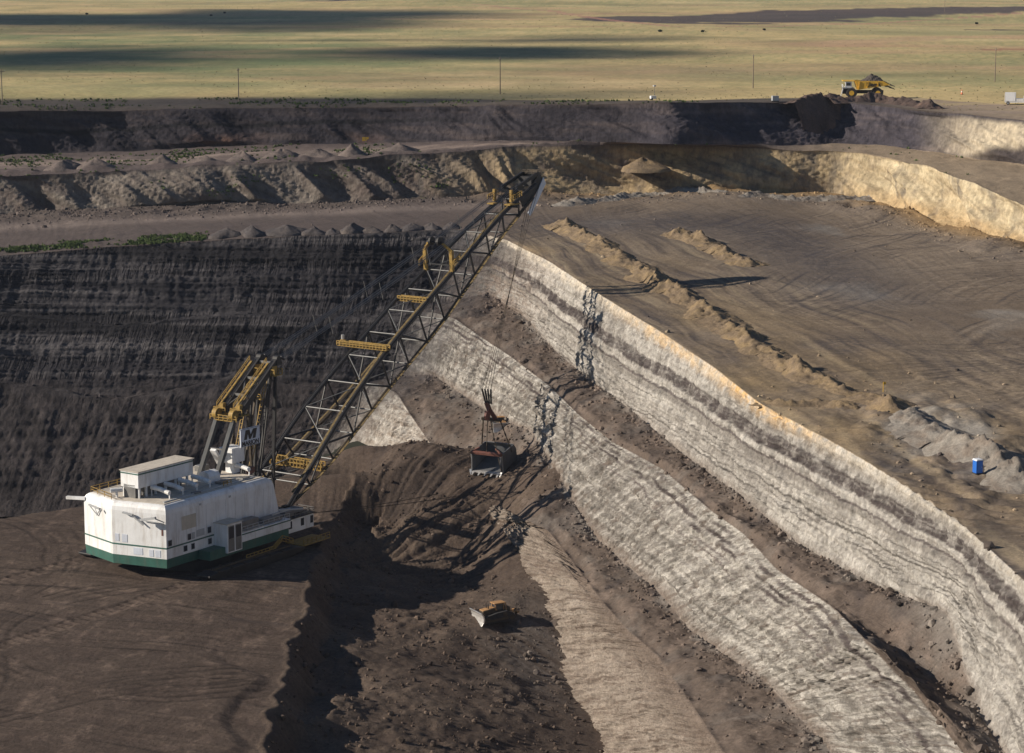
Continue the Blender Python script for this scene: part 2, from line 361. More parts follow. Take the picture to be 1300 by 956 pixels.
# ---- colours (strata, soils, stains; the rim wall's shade partly painted in)
wht = np.array([.50, .468, .425]); gry = np.array([.26, .235, .21]); drk = np.array([.058, .048, .046]); brn = np.array([.125, .096, .078])
crm = np.array([.60, .53, .43]); yel = np.array([.55, .36, .17]); coal = np.array([.034, .032, .037]); tan = np.array([.30, .235, .17])
colr = np.zeros(G.shape); colr[:] = brn
def C_(shape, c): o_ = np.zeros(shape+(3,)); o_[:] = c; return o_
def sharp(n, k=3.0): return np.tanh(n*k)*.5+.5
rib = np.zeros(X.shape); a0 = along[NLs]
for sgm in (0, 1, 2, 3, 4):
    q = np.where(seg == sgm)[0]; r = slice(q[0], q[-1]+1)
    al, x, y, z, v = AL[r], X[r], Y[r], Z[r], V_[r]; cf = cornerfade[r]; sh = x.shape; off0 = SEG[r]
    warp = fbm(al/38, z/20, None, 3, 101)*.055+fbm(al/7, z/9, None, 4, 102)*.030+fbm(al/1.1, z/1.5, None, 3, 100, .65)*.022
    fT = 1-v+warp                                    # 0 at the crest, 1 at the toe
    n1 = fbm(al/9, z/.8, None, 4, 103, .6); n2 = fbm(x/1.7, y/1.7, z/1.7, 4, 104, .6); nb = fbm(al/55, z/30, None, 3, 105)
    near = ss(100, 330, al-a0)
    def band(a, b, s_=.012): return ss(a-s_, a+s_, fT)*(1-ss(b-s_, b+s_, fT))
    if sgm in (0, 2, 4):
        thin = sharp(fbm(al/70, z/.38+fbm(al/25, z*0, None, 3, 112)*2, None, 3, 113, .7), 4)
        streaky = sharp(fbm(al/.9, z/5, None, 4, 106, .65)-.12, 4)
    if sgm == 4:
        c = mix(C_(sh, wht), gry, np.clip(.14+.6*n1+.6*n2+.42*thin+.35*nb, 0, 1))
        top = .33-.19*near
        c = mix(c, gry*.62, streaky*.50)
        c = mix(c, brn*1.7, ss(75, 5, al-a0)*np.clip(.55+n2+.5*thin, 0, 1)*.85)
        c = mix(c, crm*1.1, band(-1, .10, .04)*np.clip(.6+n2+.3*nb, 0, 1)*(1-.5*near))
        yy = np.exp(-((al-a0-215)/24)**2)+.5*np.exp(-((al-a0-150)/40)**2)
        c = mix(c, yel*1.15, np.clip(band(-1, .13, .05)*yy*(.75+n2*1.6), 0, 1))
        c = mix(c, gry*.7, band(.06, top)*np.clip(.25+.8*nb+.8*n2, 0, 1))
        c = mix(c, drk*1.35, band(top, top+.14+.03*nb, .012)*np.clip(.92+.9*n2, 0, 1)*np.clip(.95+.5*thin-.6*np.abs(n1), 0, 1))
        c = mix(c, drk*1.7, band(top+.225, top+.255, .008)*.9)
        c = mix(c, gry*.75, band(top+.255, top+.32, .02)*.7)
        for k_, q_ in enumerate((.37, .43, .47, .53, .58, .62, .68)): c = mix(c, gry*.42, band(top+q_-.006, top+q_+.005+.004*(k_ % 3), .005)*np.clip(.65+1.4*fbm(al/20, z*0+k_*7, None, 3, 114), 0, 1))
        c = mix(c, brn*1.3, ss(.90, 1.03, fT)*.65)
    elif sgm == 2:
        mot = fbm(al/1.7+.1*z, z/2.2, None, 5, 108, .7)
        c = mix(C_(sh, wht*1.02), gry*.80, np.clip(.26+.55*n1+1.5*mot+.5*nb+.36*thin, 0, 1))
        c = mix(c, gry*.55, streaky*.55)
        c = mix(c, brn*1.5, np.clip(mot*2.4-.45, 0, 1)*.75)
        brk = lambda k_, lo_=.55: np.clip(lo_+1.5*fbm(al/13, z/3+k_*9, None, 4, 180, .6), 0, 1)
        c = mix(c, drk*1.7, band(.08, .125, .010)*brk(0)); c = mix(c, drk*1.5, band(.17, .215, .010)*brk(1, .8)); c = mix(c, drk*1.6, band(.235, .275, .010)*brk(2, .7)); c = mix(c, drk*2.0, band(.33, .35, .008)*brk(3)); c = mix(c, drk*2.4, band(.385, .40, .006)*brk(4))
        c = mix(c, gry*.62, band(.50, .58, .03)*np.clip(.5+1.8*n2, 0, 1)); c = mix(c, gry*.60, band(.74, .80, .02)*np.clip(.5+1.8*n2, 0, 1))
        for k_, q_ in enumerate((.43, .63, .69, .86)): c = mix(c, gry*.45, band(q_-.006, q_+.008, .005)*np.clip(.5+1.6*fbm(al/16, z*0+k_*5, None, 3, 115), 0, 1))
        c = mix(c, brn*1.4, ss(.84, 1.02, fT)*.75)
    elif sgm == 0:
        c = mix(C_(sh, np.array([.31, .262, .22])), brn*1.25, np.clip(.30+1.3*fbm(al/1.5+.25*z, z/4, None, 5, 107, .7)+.6*n2, 0, 1))
        c = mix(c, brn*1.25, ss(.42, .02, fT)*.85)
        c = mix(c, wht, ss(.34, .22, (al-a0)/300)*np.clip(.6+.8*n1+.6*n2-.3*thin, 0, 1))
    else:
        c = mix(C_(sh, brn*.95), gry*.75, np.clip(-.08+.8*fbm(x/7, y/7, None, 4, 108)+ss(.72, 1, v)*.5+.3*n2, 0, 1))
        c = mix(c, drk*.9, np.clip(fbm(x/4, y/9, None, 4, 109)*1.9-.30, 0, 1)*.85)
        c = mix(c, brn*1.8, np.clip(fbm(x/1.6, y/5, None, 4, 116)*2-.3, 0, 1)*.5)
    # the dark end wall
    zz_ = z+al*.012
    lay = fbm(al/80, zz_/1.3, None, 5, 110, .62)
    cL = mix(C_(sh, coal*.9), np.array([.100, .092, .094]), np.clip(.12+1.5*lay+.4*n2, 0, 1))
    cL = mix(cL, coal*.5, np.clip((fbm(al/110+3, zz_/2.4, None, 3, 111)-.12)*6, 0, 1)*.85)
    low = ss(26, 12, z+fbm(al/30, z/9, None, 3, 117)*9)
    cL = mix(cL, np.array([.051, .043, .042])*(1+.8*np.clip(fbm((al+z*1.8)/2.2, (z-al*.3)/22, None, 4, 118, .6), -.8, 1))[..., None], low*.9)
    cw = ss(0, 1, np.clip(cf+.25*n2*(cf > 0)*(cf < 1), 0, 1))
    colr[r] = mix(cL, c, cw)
    if sgm in (0, 2, 4):
        rib[r] = (1-cf)*(1-low*.85)*np.clip(.35+2.6*fbm(al/45, z/2.0, None, 4, 160), 0, 1)+cf*.08
# top bench
q = np.where(seg == 5)[0]; r = slice(q[0], q[-1]+1)
x, y, z, v = X[r], Y[r], Z[r], V_[r]; cf = cornerfade[r]; sh = x.shape; d2 = dist2[r]; stk = streak[r]; rb_ = rubm[r]
g1 = fbm(x/1.5, y/1.5, None, 4, 119, .65)
pale = np.array([.27, .215, .160]); tb = np.array([.165, .126, .092])
cT = mix(C_(sh, tb), pale, np.clip(.35+.8*fbm(x/40, y/40, None, 4, 120)+.5*stk+.35*g1, 0, 1))
cT = mix(cT, drk*1.1, np.clip(stk*3.2-.55, 0, 1)*.85*(.45+.55*ss(.45, .25, v)))
_ta, _pa = ta[r], pa[r]; lane = fbm(_ta/75, (_pa+wv[r])/2.3, None, 4, 128, .6); near_ = ss(.48, .25, v)*cf
cT = mix(cT, drk*1.3, np.clip(lane*3.4-.35, 0, 1)*.85*near_); cT = mix(cT, np.array([.34, .27, .18]), np.clip(-lane*3-.4, 0, 1)*.7*near_)
for k_, (c1_, s1_, w1_, lim) in enumerate(((.5, .87, .9, .70), (.80, .60, .7, .85), (-.35, .94, .8, .80), (.95, .30, .7, .95))):
    bend = fbm(x/55, y/55, None, 2, 160+k_)*9
    st2 = fbm((x*c1_+y*s1_)/45, (x*s1_-y*c1_+bend)/w1_, None, 4, 121+k_, .6)
    msk_ = np.clip(fbm(x/38, y/38, None, 3, 170+k_)*2.5+.25, 0, 1)
    cT = mix(cT, drk*1.1, np.clip(st2*3.4-lim+.08, 0, 1)*.9*msk_*ss(.03, .10, v)); cT = mix(cT, pale*1.3, np.clip(-st2*3-lim, 0, 1)*.5*msk_)
cT = mix(cT, np.array([.33, .31, .28]), np.clip(fbm(x/22, y/30, None, 4, 122)*1.9-.6, 0, 1)*ss(.3, .5, v)*.8)
cT = mix(cT, np.array([.30, .215, .115]), ss(.40, .05, v)*np.clip(.35+.9*fbm(x/15, y/22, None, 4, 123)+.3*g1, 0, 1)*.8*cf)
dark_band = np.exp(-((d2-80)/30)**2)*ss(115, 80, x)
cT = mix(cT, np.array([.062, .055, .060]), dark_band*np.clip(.80+.5*g1, 0, 1)*.85*cf)  # darker bluish band across the back of the bench
rl = np.exp(-((d2-27)/8)**2)*(1-cf)
cT = mix(cT, np.array([.085, .068, .066]), (1-cf)*.85); cT = mix(cT, np.array([.205, .165, .145]), rl*np.clip(.85+.4*stk, 0, 1))
cT = mix(cT, np.array([.105, .085, .075]), rb_*(1-.6*cf)*np.clip(.7+n_r[r], 0, 1))
cT = mix(cT, np.array([.20, .175, .16]), rb_*cf*np.clip(.6+n_r[r], 0, 1)*ss(16, 30, d2)); cT = mix(cT, yel*.55, rb_*cf*ss(18, 2, d2)*.8)
qx_, qy_ = P(1190, 560, 49)[:2]
pale_tip = np.exp(-(((x-qx_)/10)**2+((y-qy_)/26)**2))
cT = mix(cT, np.array([.34, .315, .28]), np.clip(pale_tip*1.3*(.4+fbm(x/5, y/6, None, 4, 124)*1.8), 0, 1)*.8)
cT = mix(cT, drk, np.clip(rough[r]*(fbm(x/3, y/8, None, 4, 125)*2.5), 0, 1)*.6)
colr[r] = cT
# walls 2 and 1: brown and dark left, yellow to cream right
q = np.where(seg == 6)[0]; r = slice(q[0], q[-1]+1)
al, x, y, z, v = AL[r], X[r], Y[r], Z[r], V_[r]; sh = x.shape
n1 = fbm(al/8, z/1.2, None, 4, 103, .6); n2 = fbm(x/3, y/3, z/3, 4, 104, .6); rdg = 1-np.abs(fbm(al/12+.15*z, z/22, None, 4, 51))*2.2
ylw = ss(-45, 10, x)
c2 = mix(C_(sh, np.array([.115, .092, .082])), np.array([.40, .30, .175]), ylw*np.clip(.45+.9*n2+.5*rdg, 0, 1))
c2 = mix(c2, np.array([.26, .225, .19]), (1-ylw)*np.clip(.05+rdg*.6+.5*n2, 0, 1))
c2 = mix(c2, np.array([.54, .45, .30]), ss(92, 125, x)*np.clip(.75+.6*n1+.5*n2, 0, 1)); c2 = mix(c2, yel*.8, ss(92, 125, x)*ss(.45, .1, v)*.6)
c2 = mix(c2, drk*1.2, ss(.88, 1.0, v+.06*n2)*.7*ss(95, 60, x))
c2 = mix(c2, gry*.5, np.clip(fbm(al/2.2, z/7, None, 4, 126)*2.2-.2, 0, 1)*.55)
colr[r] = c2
q = np.where(seg == 8)[0]; r = slice(q[0], q[-1]+1)
al, x, y, z, v = AL[r], X[r], Y[r], Z[r], V_[r]; sh = x.shape
n2 = fbm(x/3, y/3, z/3, 4, 104, .6)
c1 = mix(C_(sh, np.array([.036, .032, .038])), np.array([.080, .064, .062]), np.clip(.1+1.1*fbm(al/20, z/2, None, 4, 130)+.4*n2, 0, 1))  # dark rock, its backlit shade deepened in the colour
wob = v+.09*fbm(al/35, z*0, None, 3, 131)
c1 = c1*(1+.9*ss(30, 60, x)*np.clip(.7+.8*n2, 0, 1.3))[..., None]  # colour raised here to soften the stretch in full shadow
c1 = mix(c1, coal*.5, ss(.50, .56, wob)*(1-ss(.60, .68, wob))*ss(20, -60, x))
c1 = mix(c1, np.array([.22, .12, .08]), ss(.45, .05, v)*np.clip(fbm(al/16, z/9, None, 3, 132)*2, 0, 1)*ss(-20, -80, x)*.6)
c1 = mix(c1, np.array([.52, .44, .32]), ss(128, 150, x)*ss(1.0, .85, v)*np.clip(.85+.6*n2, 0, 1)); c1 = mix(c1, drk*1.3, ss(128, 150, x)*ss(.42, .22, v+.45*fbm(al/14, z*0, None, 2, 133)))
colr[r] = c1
q = np.where(seg == 7)[0]; r = slice(q[0], q[-1]+1); x, y, v = X[r], Y[r], V_[r]
cb1 = mix(C_(x.shape, np.array([.105, .083, .078])), np.array([.25, .195, .165]), np.exp(-((v-.52)/.20)**2)*np.clip(.7+fbm(x/30, y/4, None, 3, 134), 0, 1))
colr[r] = mix(cb1, np.array([.29, .225, .155]), ss(60, 130, x)*.9)
# plain
q = np.where(seg >= 9)[0]; r = slice(q[0], q[-1]+1); x, y, v = X[r], Y[r], V_[r]; sg_ = SEG[r]
straw = np.array([.52, .40, .195]); olive = np.array([.28, .27, .125]); red = np.array([.40, .24, .155])
gz = fbm(x/330, y/260, None, 4, 140); gs = fbm(x/3.0, y/3.0, None, 3, 141); gm = fbm(x/50, y/45, None, 5, 142, .62)
cp = mix(C_(x.shape, straw), olive, np.clip(.20+.8*gz+.45*gm+.6*gs, 0, 1))
cp = mix(cp, red, np.clip(fbm(x/190+4, y/130, None, 4, 143)*2.0-.35, 0, 1)*.6)
cp = mix(cp, np.array([.66, .53, .29]), np.clip(fbm(x/160, y/60, None, 4, 144)*2-.5, 0, 1)*.6)
cp = mix(cp, np.array([.17, .20, .10]), np.clip(fbm(x/300+2, y/170, None, 4, 146)*2.4-.35, 0, 1)*.55)
cp = mix(cp, np.array([.46, .27, .17]), np.clip(fbm(x/260+7, y/90, None, 4, 147)*2.6-.5, 0, 1)*.55)
cp = mix(cp, olive*.72, np.clip(fbm(x/90+9, y/90, None, 5, 145, .6)*2.2-.45, 0, 1)*.7)
leftg = ss(120, -160, x)*np.exp(-((y-1250)/430)**2)
cp = mix(cp, np.array([.15, .185, .085]), np.clip(leftg*(.75+gm*1.3), 0, 1)*.85)
def pband(pts, wd, c_, amt):
    """a strip of bare or dark ground on the plain along a line of places, half-width wd in metres"""
    global cp
    L = line([(a, b, ZP) for a, b in pts]); best = np.full(x.shape, 1e9)
    for a, b in zip(L[:-1], L[1:]):
        d = b[:2]-a[:2]; t = np.clip(((x-a[0])*d[0]+(y-a[1])*d[1])/(d@d), 0, 1)
        best = np.minimum(best, np.hypot(x-a[0]-d[0]*t, y-a[1]-d[1]*t))
    best = best+fbm(x/35, y/35, None, 4, 150)*wd*.45
    cp = mix(cp, c_, ss(wd, wd*.8, best)*amt)
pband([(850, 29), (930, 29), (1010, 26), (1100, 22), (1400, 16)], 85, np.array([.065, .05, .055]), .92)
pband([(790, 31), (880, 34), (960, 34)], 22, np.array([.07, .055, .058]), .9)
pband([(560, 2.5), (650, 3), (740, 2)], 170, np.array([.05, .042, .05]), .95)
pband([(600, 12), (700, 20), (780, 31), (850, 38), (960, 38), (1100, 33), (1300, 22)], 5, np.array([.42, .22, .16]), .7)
pband([(1050, 60), (1180, 50), (1300, 48)], 24, np.array([.45, .29, .18]), .5)
pband([(1240, 40), (1350, 41)], 9, np.array([.06, .05, .05]), .9)
pband([(1265, 66), (1360, 66)], 9, np.array([.30, .14, .09]), .8)
e9 = sg_ == 9
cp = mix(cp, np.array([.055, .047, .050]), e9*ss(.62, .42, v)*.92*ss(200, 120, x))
cp = mix(cp, np.array([.28, .215, .165]), e9*ss(.98, .9, v)*ss(110, 150, x)*np.clip(.8+.5*fbm(x/40, y/5, None, 3, 151), 0, 1))
cp = mix(cp, np.array([.07, .055, .05]), e9*ss(.06, .0, v)*.8)
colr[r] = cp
colr = np.clip(colr, .01, .85)
# --- slices of the grid become objects
gm_w = ground_mat('highwall_rock', .50, 1.38, 1.8, .22, 1.0, .55, ((0, 0, 0), (1.0, 1.0, .55)), ribs=True)
gm_b = ground_mat('bench_earth', .62, 1.32, 1.5, .18, .8, .3)
gm_f = ground_mat('far_wall_rock', .58, 1.34, .75, .12, .9, .9, ((0, 0, 0), (1.0, 1.0, .4)))
gm_p = ground_mat('plain_grass', .70, 1.28, .45, .02, .25, .3)
def cut(name, s0, s1, mat, c0=0, c1=NC):
    r = np.where((seg >= s0) & (seg <= s1))[0]; r0, r1 = r[0], min(r[-1]+1, NR-1)
    H, W = r1-r0+1, c1-c0
    V = np.stack([X[r0:r1+1, c0:c1], Y[r0:r1+1, c0:c1], Z[r0:r1+1, c0:c1]], -1).reshape(-1, 3)
    i = np.arange(H-1)[:, None]*W+np.arange(W-1)[None]
    F = np.stack([i, i+1, i+W+1, i+W], -1).reshape(-1, 4)
    # the normal should look out of the ground
    o = np_mesh(name, V, F, mat, colr[r0:r1+1, c0:c1].reshape(-1, 3), True,
                {'rib': rib[r0:r1+1, c0:c1].ravel(), 'along': AL[r0:r1+1, c0:c1].ravel()})
    o['kind'] = 'structure'; return o
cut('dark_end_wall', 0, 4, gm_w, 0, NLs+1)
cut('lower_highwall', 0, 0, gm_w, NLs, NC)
cut('lower_bench', 1, 1, gm_b, NLs, NC)
cut('middle_highwall', 2, 2, gm_w, NLs, NC)
cut('middle_bench', 3, 3, gm_b, NLs, NC)
cut('upper_highwall', 4, 4, gm_w, NLs, NC)
cut('upper_bench', 5, 5, gm_b)
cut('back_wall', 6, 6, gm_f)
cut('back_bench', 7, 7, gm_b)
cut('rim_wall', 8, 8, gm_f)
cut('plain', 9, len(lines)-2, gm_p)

# ---- pit floor and machine pad: a height field through known places
def rbf(pts, qx, qy, sm=0.02):
    p = np.array(pts); n = len(p)
    def U(r2): return np.where(r2 > 0, r2*np.log(np.maximum(r2, 1e-12)), 0)*.5
    s = 1/40.
    a = p[:, :2]*s; K = U(((a[:, None]-a[None])**2).sum(-1))+np.eye(n)*sm
    Pm = np.concatenate([np.ones((n, 1)), a], 1)
    A = np.zeros((n+3, n+3)); A[:n, :n] = K; A[:n, n:] = Pm; A[n:, :n] = Pm.T
    w_ = np.linalg.solve(A, np.concatenate([p[:, 2], np.zeros(3)]))
    out = np.full(qx.shape, w_[n])+w_[n+1]*qx*s+w_[n+2]*qy*s
    for i in range(n): out += w_[i]*U((qx*s-a[i, 0])**2+(qy*s-a[i, 1])**2)
    return out
PIT = [  # pixel x, pixel y, height: pad
 (-100, 680, 12), (0, 662, 12), (60, 652, 12), (0, 800, 12), (150, 780, 12), (250, 800, 12), (120, 900, 12), (300, 900, 12), (-100, 950, 12), (-60, 1080, 12),(200, 1080, 12),
 (110, 700, 12), (200, 740, 12), (300, 735, 12), (300, 690, 12), (370, 740, 12), (345, 860, 12), (360, 800, 12), (320, 950, 12),
 # the drop off its edge
 (404, 750, 7), (420, 700, 9), (400, 870, 5), (410, 800, 5.5), (390, 960, 4.5), (360, 1060, 4.5),
 # rise in front of the machine and the plateau
 (385, 690, 12), (400, 655, 14), (370, 640, 13), (430, 600, 18), (425, 640, 15), (400, 600, 15.5), (470, 570, 20), (540, 562, 21), (590, 556, 21), (450, 560, 20), (500, 585, 19.5),
 # cut
 (470, 622, 4), (520, 618, 5), (560, 608, 7), (600, 612, 10), (455, 655, 4), (600, 585, 19), (500, 588, 19.5), (550, 583, 20), (445, 598, 18.5),
 # dug slope by the bucket
 (640, 590, 18), (672, 575, 21), (690, 585, 22), (695, 612, 20.5), (705, 612, 20.5), (660, 620, 17), (652, 646, 16.5), (712, 630, 18), (630, 533, 23.5), (655, 545, 23.5), (620, 560, 20.5),
 # ridge between the cut and the valley
 (470, 650, 10.5), (520, 655, 12), (560, 660, 11.5), (620, 650, 12), (500, 680, 7), (560, 695, 6), (620, 690, 8), (660, 690, 9),
 # valley and dozer floor
 (450, 720, 3.5), (520, 730, 4), (600, 730, 4.5), (640, 740, 6), (630, 790, 5), (652, 705, 9.5), (664, 745, 7.5), (677, 798, 4), (690, 835, 1), (707, 875, -.5), (755, 970, -2), (560, 790, 5.5), (480, 790, 6), (450, 840, 6.5), (520, 860, 6), (620, 860, 3.5), (690, 900, 1), (560, 960, 4), (450, 950, 5.5), (700, 1060, -1)]
pts = [P(*p) for p in PIT]
for x_, y_, z_ in ((-140, 620, 2), (-90, 620, 1), (-40, 640, 4), (-150, 560, 4), (-100, 575, 3), (-60, 590, 6), (-170, 480, 12), (-180, 380, 12), (-170, 280, 12), (40, 480, 5), (60, 400, 5), (40, 300, 5), (10, 560, 14), (10, 620, 12)): pts.append((x_, y_, z_))
gx = np.arange(-200, 62, .42); gy = np.arange(258, 660, .5)
QX, QY = np.meshgrid(gx, gy)
small_x, small_y = np.meshgrid(gx[::6], gy[::6])
base = rbf(pts, small_x, small_y)
def upsample(a, H, W):
    yi = np.clip(np.arange(H)/6, 0, a.shape[0]-1.001); xi = np.clip(np.arange(W)/6, 0, a.shape[1]-1.001)
    y0 = yi.astype(int); x0 = xi.astype(int); fy = (yi-y0)[:, None]; fx = (xi-x0)[None]
    return (a[y0][:, x0]*(1-fx)+a[y0][:, x0+1]*fx)*(1-fy)+(a[y0+1][:, x0]*(1-fx)+a[y0+1][:, x0+1]*fx)*fy
QZ = upsample(base, *QX.shape)
# steep edge of the pad
E = line([(440, 640, 12), (405, 680, 12), (395, 715, 12), (392, 745, 12), (388, 770, 12), (372, 800, 12), (368, 830, 12), (355, 865, 12), (330, 940, 12), (300, 1060, 12)])
ex = np.interp(-QY, -E[:, 1][::1], E[:, 0]) + fbm(QY/6, QX*0, None, 4, 201)*2.2
sd_ = QX-ex
yin = ss(E[0, 1]+10, E[0, 1]-4, QY)
QZ = np.where((sd_ < 0), QZ*(1-yin)+yin*(12+np.clip(QZ-12, -.3, .3)), QZ-0*sd_)
pitmask = (sd_ >= 0)
QZ = np.where(pitmask & (sd_ < 9) & (QY < E[0, 1]), 12+(np.minimum(QZ, 7)-12)*ss(0, 5.5, sd_), QZ)
padm = (ss(1, -3, sd_)*yin)
# far rim of the pad and of the plateau beyond the machine, dropping into the trough before the end wall
Fp = line([(-250, 664, 12), (-60, 660, 12), (0, 655, 12), (60, 649, 12), (110, 641, 12), (250, 634, 12), (350, 616, 13), (395, 590, 15), (428, 560, 18), (500, 553, 20.5), (560, 552, 21), (592, 551, 21.5)])
fy_ = np.interp(QX, Fp[:, 0], Fp[:, 1])+fbm(QX/8, QY/30, None, 4, 205)*2.5; fz_ = np.interp(QX, Fp[:, 0], Fp[:, 2])
over = np.clip(QY-fy_, 0, 90); fadeR = ss(Fp[-1, 0]+5, Fp[-1, 0]-6, QX)
QZ = QZ*(1-fadeR)+np.where(QY > fy_-6, np.maximum(np.minimum(QZ, fz_+.5)-over*.75, -17), QZ)*fadeR
# relief
mask_r = ss(0, 6, sd_)
r1 = fbm(QX/11, QY/11, None, 5, 211, .55); r2 = fbm(QX/3, QY/3, None, 4, 212, .6); r3 = fbm(QX/.8, QY/.8, None, 2, 213)
lumpy = np.clip(.35+1.5*fbm(QX/18, QY/18, None, 3, 218), .15, 1)
toe_x = np.interp(QY, Ls[0][NLs:, 1][::-1], Ls[0][NLs:, 0][::-1])
mask_r = mask_r*(.25+.75*ss(1, 12, toe_x-QX))
QZ += mask_r*(r1*1.7+r2*.62*lumpy+r3*.20*lumpy)+(1-mask_r)*(r1*.16+r2*.06+r3*.03)
# combed drag marks: run towards the machine in the dug area, down the slope on the right
b0 = P(640, 590, 15); m0 = P(400, 690, 12)
ang = np.arctan2(QY-m0[1], QX-m0[0]); rr = np.hypot(QX-m0[0], QY-m0[1])
comb = fbm(ang*rr.mean()/1.9, rr/30, None, 4, 214, .6)
dz_ = np.exp(-(((QX+12)/26)**2+((QY-505)/42)**2))
QZ += comb*dz_*1.1
# two windrows dragged from the bucket, dozer tracks near the pad's edge
lo_ = fbm(QX/26, QY/26, None, 3, 215)
trk = fbm((QX*.35+QY*.94+6*lo_)/1.0, (QX*.94-QY*.35)/26, None, 4, 216, .6)
QZ += (1-mask_r)*trk*.10
pc = np.zeros(QX.shape+(3,)); pc[:] = np.array([.112, .085, .070])
pc = mix(pc, np.array([.165, .130, .105]), np.clip(.2+.8*r1+.5*r2, 0, 1)); pc = mix(pc, drk*.9, np.clip(-r1*1.4-.1+.5*r2, 0, 1)*.7*mask_r)
pc = mix(pc, np.array([.085, .063, .053]), padm*.5)
pc = mix(pc, np.array([.17, .13, .105]), padm*np.clip(.1+.9*trk+.5*lo_, 0, 1)*.8)
pc = mix(pc, drk*1.1, padm*np.clip(fbm((QX*.35+QY*.94)/1.4+40, (QX*.94-QY*.35)/40, None, 4, 217, .6)*2.4-.75, 0, 1)*.7)
pc = mix(pc, np.array([.22, .20, .185]), np.clip(np.exp(-(((QX-4)/8)**2+((QY-440)/26)**2))*(.55+comb*1.2), 0, 1)*.7)
pc = mix(pc, np.array([.19, .15, .12]), dz_*np.clip(.1+comb*1.6, 0, 1)*.7)
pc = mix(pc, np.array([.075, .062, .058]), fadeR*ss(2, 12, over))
pc = pc*np.array([.71, .68, .65])
pc = mix(pc, pc*1.9, padm*np.clip(fbm(QX/2.2, QY/5, None, 5, 230, .7)*1.8-.15, 0, 1))
pc = mix(pc, pc*.45, padm*np.clip(fbm((QX*.35+QY*.94+9*fbm(QX/40, QY/40, None, 2, 231))/.9, (QX*.94-QY*.35)/35, None, 4, 232, .6)*3.2-.9, 0, 1))
# prints of the walking shoes, vehicle tracks
_C0 = np.array([-68.6, 456.2]); _a = np.array([math.cos(R(56)), math.sin(R(56))]); _b = np.array([-_a[1], _a[0]])
qa = (QX-_C0[0])*_a[0]+(QY-_C0[1])*_a[1]; qb = (QX-_C0[0])*_b[0]+(QY-_C0[1])*_b[1]; wb_ = fbm(QX/2.5, QY/2.5, None, 3, 240)
prm = np.zeros(QX.shape)
for b0_ in (-5.0, 27.4): prm = np.maximum(prm, ss(2.3, 1.7, np.abs(qb-b0_+wb_*.5))*ss(8, 2, qa)*ss(-125, -90, qa))
saw = ((qa+wb_*.6)/2.2) % 1.0
QZ += padm*prm*(-.35+.30*saw); pc = mix(pc, pc*1.5, padm*prm*np.clip(saw*1.3-.3, 0, 1)); pc = mix(pc, pc*.6, padm*prm*ss(.25, 0, saw))
trm = np.zeros(QX.shape)
for cx_, cy_, r_ in ((-175, 380, 82), (-40, 330, 66), (-150, 470, 55), (-60, 420, 34), (-210, 330, 120), (-20, 300, 95)):
    rr_ = np.hypot(QX-cx_, QY-cy_)-r_+fbm(QX/14, QY/14, None, 2, 241)*1.5
    for o_ in (-1.5, 1.5, 4.0, 6.8): trm = np.maximum(trm, ss(.55, .25, np.abs(rr_-o_)))
trm *= padm*np.clip(.6+fbm(QX/9, QY/9, None, 3, 242)*1.5, 0, 1)
QZ -= trm*.10; pc = mix(pc, pc*.5, trm*.8)
pc = np.clip(pc, .012, .6)
H, W = QX.shape
i = np.arange(H-1)[:, None]*W+np.arange(W-1)[None]
F = np.stack([i, i+1, i+W+1, i+W], -1).reshape(-1, 4)
gm_pit = ground_mat('pit_earth', .62, 1.38, 1.5, .22, .8, .35)
pit = np_mesh('pit_floor', np.stack([QX, QY, QZ], -1).reshape(-1, 3), F, gm_pit, pc.reshape(-1, 3))
pit['kind'] = 'structure'
def pit_z(x, y):
    fx = (x-gx[0])/.42; fy = (y-gy[0])/.5; i0 = int(np.clip(fx, 0, W-2)); j0 = int(np.clip(fy, 0, H-2))
    return float(QZ[j0, i0])
def grid_pt(px, py, z):                          # nearest terrain vertex below a pixel, refined
    for _ in range(12):
        p = P(px, py, z); d = (X-p[0])**2+(Y-p[1])**2; k = np.unravel_index(np.argmin(d), d.shape); z = z*.3+float(Z[k])*.7
    p = P(px, py, z); return p

